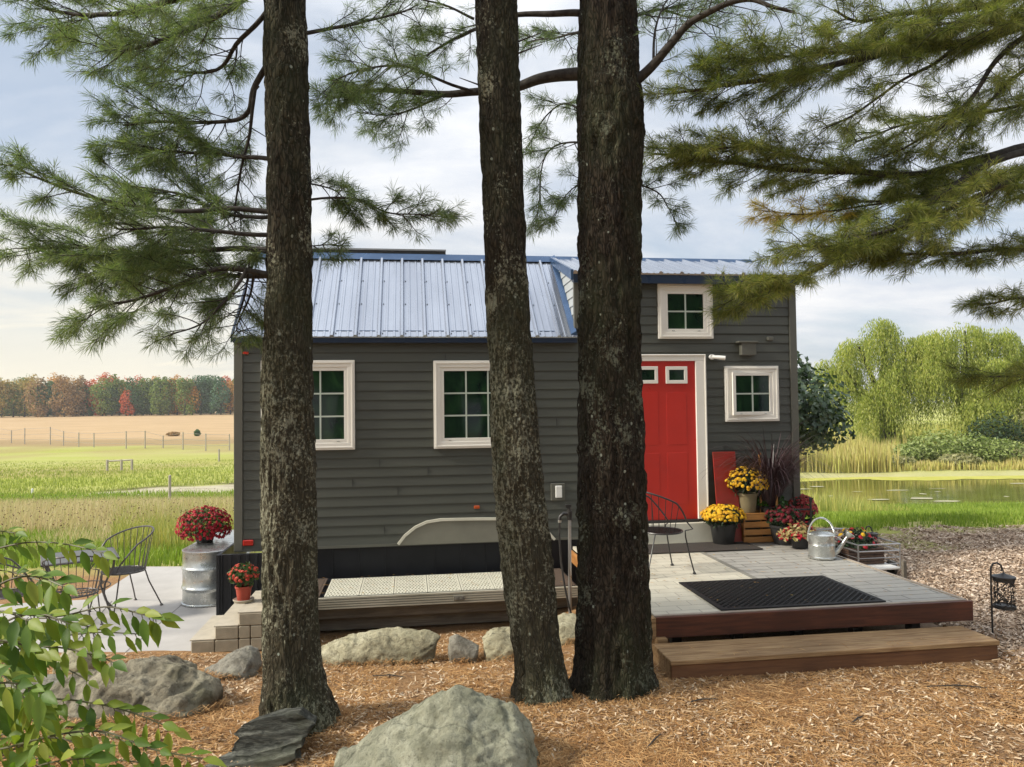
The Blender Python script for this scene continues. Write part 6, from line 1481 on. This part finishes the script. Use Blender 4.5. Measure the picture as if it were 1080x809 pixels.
for pix, s, n in [([(-60, 590, 2.4), (-10, 580, 2.35), (30, 572, 2.3), (70, 574, 2.25), (108, 583, 2.2)], .062, 9), ([(-60, 600, 2.5), (-20, 600, 2.4), (10, 603, 2.35), (42, 612, 2.3)], .062, 6),
                  ([(-60, 640, 2.2), (0, 645, 2.2), (60, 650, 2.2), (110, 640, 2.15), (150, 648, 2.1), (165, 652, 2.1)], .066, 11), ([(-60, 680, 2.3), (0, 660, 2.3), (50, 652, 2.25), (105, 664, 2.2)], .068, 8),
                  ([(-60, 630, 2.6), (0, 622, 2.5), (40, 620, 2.45), (70, 622, 2.4)], .06, 8), ([(-60, 720, 2.3), (0, 690, 2.25), (50, 682, 2.2), (95, 690, 2.15), (118, 698, 2.1)], .066, 8),
                  ([(-60, 780, 2.1), (0, 755, 2.1), (50, 738, 2.05), (100, 742, 2.0), (140, 752, 2.0), (180, 768, 2.0)], .062, 12), ([(-60, 800, 2.0), (0, 790, 2.0), (60, 775, 1.95), (110, 772, 1.95), (160, 790, 1.9), (212, 800, 1.9)], .06, 13),
                  ([(-60, 830, 1.9), (0, 822, 1.9), (50, 805, 1.85), (90, 800, 1.85)], .075, 8), ([(-60, 760, 2.4), (-20, 730, 2.4), (10, 700, 2.4), (30, 690, 2.4)], .065, 7), ([(-60, 700, 2.6), (-20, 680, 2.6), (20, 672, 2.6)], .06, 7), ([(-40, 850, 2.0), (20, 840, 2.0), (90, 820, 2.0), (150, 812, 2.0), (200, 815, 2.0)], .06, 12), ([(-60, 660, 2.0), (-20, 690, 1.95), (20, 730, 1.9), (40, 760, 1.9)], .07, 8), ([(-60, 575, 2.6), (-20, 560, 2.6), (15, 562, 2.55)], .06, 6)]:
    spray(pix, s*.92, n+4)
    if pix[-1][0] > 20 and pix[-1][1] > 640: spray([(x+rs.uniform(-6, 6)-6, y+rs.uniform(12, 30), Y_+rs.uniform(.05, .3)) for x, y, Y_ in pix[:-1]], s*.85, n)
for k in range(12):
    x, y = rs.uniform(-30, 50), rs.uniform(600, 830); Y_ = rs.uniform(1.8, 2.6); spray([(x-50, y+rs.uniform(5, 40), Y_+.1), (x-10, y, Y_), (x+20, y-4, Y_), (x+48, y+6, Y_-.05)], .066, 7)
for x, y in ((-60, 590), (-60, 640), (-60, 690), (-60, 740), (-60, 800), (-60, 830)):
    e = at_y(x, y, 2.3); SM.tube([(0, 0, .0), ((e.x-so_.x)*.4, (e.y-so_.y)*.4, e.z*.6), tuple(e-so_)], [.012, .009, .005], 6)
SM.build('stems', pm('green_stem', (.10, .11, .04), (.07, .06, .03), 8, .6, .1), sh, True)
np_mesh('leaves', np.array([tuple(v) for v in LV]), np.array(LF), leafmat('shrub_near_leaves', [(.045, .10, .012), (.10, .18, .018), (.18, .25, .03), (.30, .33, .05)], .38, .5, 9, .3), sh, True)

# ------------------------------------------------------------------ far treeline, one tree at a time
kinds = [('ochre', [(0.221, 0.162, 0.048), (0.408, 0.289, 0.085), (0.544, 0.391, 0.136)]), ('rust brown', [(0.170, 0.111, 0.060), (0.340, 0.204, 0.102), (0.476, 0.306, 0.153)]), ('dark green', [(0.031, 0.076, 0.037), (0.076, 0.145, 0.060), (0.136, 0.221, 0.085)]),
         ('olive green', [(0.085, 0.136, 0.037), (0.170, 0.238, 0.060), (0.289, 0.323, 0.085)]), ('red', [(0.340, 0.085, 0.043), (0.612, 0.136, 0.068), (0.700, 0.238, 0.102)]), ('orange', [(0.306, 0.153, 0.043), (0.544, 0.272, 0.068), (0.700, 0.374, 0.102)]), ('blue green', [(0.051, 0.111, 0.076), (0.102, 0.187, 0.119), (0.170, 0.272, 0.153)])]
KM = [leafmat('far_%s' % k[0].replace(' ', '_'), k[1], .25, .8, .12, .1) for k in kinds]
seq = [(-14, 0, 40, 18), (2, 0, 40, 16), (14, 3, 38, 14), (26, 0, 43, 22), (39, 1, 44, 18), (50, 2, 40, 15), (58, 6, 34, 12), (68, 1, 44, 19), (80, 1, 43, 16), (88, 2, 38, 12), (97, 4, 41, 17), (108, 3, 42, 18), (118, 2, 36, 12), (126, 3, 43, 16), (134, 4, 30, 9), (142, 2, 43, 15), (151, 3, 42, 16), (160, 2, 40, 14), (169, 3, 43, 15), (178, 3, 42, 14), (187, 5, 42, 15), (195, 3, 40, 14), (203, 5, 36, 12), (212, 6, 44, 16), (222, 2, 44, 17), (233, 6, 42, 15), (243, 5, 40, 14), (254, 3, 42, 15), (265, 2, 42, 16)]
seq2 = [(-6, 3, 44), (20, 2, 46), (32, 3, 48), (60, 5, 46), (75, 5, 46), (105, 4, 47), (121, 4, 46), (135, 4, 45), (147, 4, 47), (164, 5, 46), (182, 5, 47), (200, 4, 45), (217, 2, 46), (238, 4, 44), (258, 3, 44)]
cnt = {}
ordn = ['first', 'second', 'third', 'fourth', 'fifth', 'sixth', 'seventh', 'eighth', 'ninth', 'tenth', 'eleventh', 'twelfth']
def far_tree(px, kd, hp, wp_, Yd, seed, row):
    b_ = at_y(px, 438, Yd); g0 = gz(b_.x, b_.y); Ht = (at_y(px, 438-hp, Yd).z-g0); W = wp_*Yd/F/2*1.6; c_k = cnt[(kd, row)] = cnt.get((kd, row), 0)+1
    lab = '%s %s tree from the left in the %s row of the distant wood' % (ordn[c_k-1], kinds[kd][0], row)
    t = thing('far_tree', lab, 'tree', (b_.x, b_.y, g0), 0, 'trees of the distant wood'); rr = random.Random(seed)
    mb = MB(); mb.tube([(0, 0, -.5), (0, 0, Ht*.75)], [.28, .1], 6); mb.build('trunk', M['branch'], t)
    lumps = [((0, 0, Ht*.46), (W*.9, W*.8, Ht*.46))]
    for k in range(10): a = rr.uniform(0, 6.28); hk = rr.uniform(.12, .86); lumps.append(((W*.7*math.cos(a)*(1.1-hk*.6), W*.5*math.sin(a), Ht*hk), (W*rr.uniform(.3, .5),)*2+(Ht*rr.uniform(.10, .18),)))
    V, Fc = crown(lumps, 1900, .62, seed, .8, .7, .3); np_mesh('crown', V, Fc, KM[kd], t)
for i, (px, kd, hp, w) in enumerate(seq): far_tree(px, kd, hp, w, 246+(i*37 % 7)-3, 300+i, 'front')
for i, (px, kd, hp) in enumerate(seq2): far_tree(px, kd, hp-1, 17, 262+(i*13 % 5), 400+i, 'back')
V = []; rr = np.random.default_rng(5); n = 9000; px = rr.uniform(-40, 262, n); Yd = rr.uniform(268, 285, n); x = (px-540)/F*Yd; hh = rr.uniform(0, 1, n)*(9.5+2*vnoise(px*.07, 0*px, 0*px, 3)); z = ground(x, Yd)+hh
pp = np.stack([x, Yd, z], -1); s = .8; t_ = rr.normal(0, 1, (n, 3)); t_ /= np.linalg.norm(t_, axis=1)[:, None]; b_ = np.cross(t_, rr.normal(0, 1, (n, 3))); b_ /= np.linalg.norm(b_, axis=1)[:, None]
tag(np_mesh('woodland', np.stack([pp-t_*s, pp+b_*s, pp+t_*s, pp-b_*s], 1).reshape(-1, 3), np.arange(n*4).reshape(-1, 4), KM[2]), 'dim mass of the wood behind the rows of autumn trees', 'woodland', kind='stuff')

# ------------------------------------------------------------------ field fences and posts
def ray_ground(px, py):
    d = ray(px, py); t = 5.0
    for _ in range(4000):
        p = Vector((0, 0, CAM_H))+d*t
        if p.z <= gz(p.x, p.y): return p
        t *= 1.004
    return p
M['post'] = pm('field_post', (.42, .38, .30), (.32, .29, .23), 2, .8, .1)
g0 = ray_ground(60, 469)
fn_ = thing('wire_fence', 'long wire fence on pale posts crossing the far field', 'fence', (g0.x, g0.y, g0.z)); gp = Vector((g0.x, g0.y, g0.z))
tops = []
for px, py in ((-6, 467), (12, 467.5), (26, 468.5), (53, 469), (67, 470), (83, 471.5), (99, 472), (133, 473.5), (153, 473), (172, 473), (193, 474.5), (217, 476), (242, 475)):
    b_ = ray_ground(px, py); s = b_.y/F; h = 17*s*(.8+.1*((px*7) % 4)); mb = MB(); l = b_-gp; mb.tube([l, l+Vector((0, 0, h))], .075*max(1, s*6), 6); mb.build('post', M['post'], fn_); tops.append((l, h))
for k, f in enumerate((.95, .6, .3)):
    mb = MB(); mb.tube([l+Vector((0, 0, h*f)) for l, h in tops], .018, 4); mb.build('wire', M['steel'], fn_)
def simple_post(name, label, cat_, px, py, hpx, w, mat):
    b_ = ray_ground(px, py); s = b_.y/F; mb = MB(); mb.tube([(0, 0, -.2), (0, 0, hpx*s)], w*s/2, 8); mb.lathe([(w*s*.5, hpx*s), (w*s*.2, hpx*s+.03)], (0, 0, 0), 8); o = mb.build(name, mat, None, True); o.location = b_; return tag(o, label, cat_)
simple_post('field_post', 'tall pale wooden post in the weeds by the stream bed', 'post', 179, 532, 30, 3, M['post'])
simple_post('field_post', 'small white marker post standing left on the stream bank', 'post', 34, 523, 7, 2.2, M['plastic_w'])
simple_post('field_post', 'low pale post in the green field near the house wall', 'post', 231, 487, 13, 2, M['post'])
b_ = ray_ground(113, 497); s = b_.y/F
rl = thing('rail_frame', 'small wooden rail frame standing alone in the green field', 'rail frame', b_)
for dx in (0, 15, 26): mb = MB(); mb.tube([(dx*s, 0, -.1), (dx*s, 0, 12*s)], .09, 6); mb.build('post', M['post'], rl)
mb = MB(); mb.tube([(0, 0, 10.5*s), (26*s, 0, 11.5*s)], .06, 6); mb.build('rail', M['post'], rl)
for (px, py, w, h, lab, mm) in ((183, 460, 14, 4.5, 'reddish brown bush in the far stubble field', KM[1]), (208, 460, 6, 6.5, 'small dark evergreen bush in the far stubble field', KM[2])):
    b_ = ray_ground(px, py); s = b_.y/F; t = thing('field_bush', lab, 'bush', b_); mb = MB(); mb.tube([(0, 0, -.1), (0, 0, h*s*.7)], [.08, .03], 6); mb.build('stem', M['branch'], t)
    V, Fc = crown([((0, 0, h*s*.5), (w*s/2, w*s/2, h*s*.55))], 420, .35, int(px), .6, .3); np_mesh('crown', V, Fc, mm, t)

# ------------------------------------------------------------------ haze over the distance
HAZE = True
if HAZE:
    m = bpy.data.materials.new('haze'); m.use_nodes = True; nt = m.node_tree; nt.nodes.clear(); out = nt.nodes.new('ShaderNodeOutputMaterial')
    pv_ = nt.nodes.new('ShaderNodeVolumePrincipled'); pv_.inputs['Density'].default_value = .0004; pv_.inputs['Color'].default_value = (.90, .90, .88, 1); L(nt, pv_.outputs[0], out.inputs['Volume'])
    mb = MB(); mb.bb(-680, 680, -60, 780, -6, 24); o = mb.build('haze', m); o['kind'] = 'stuff'
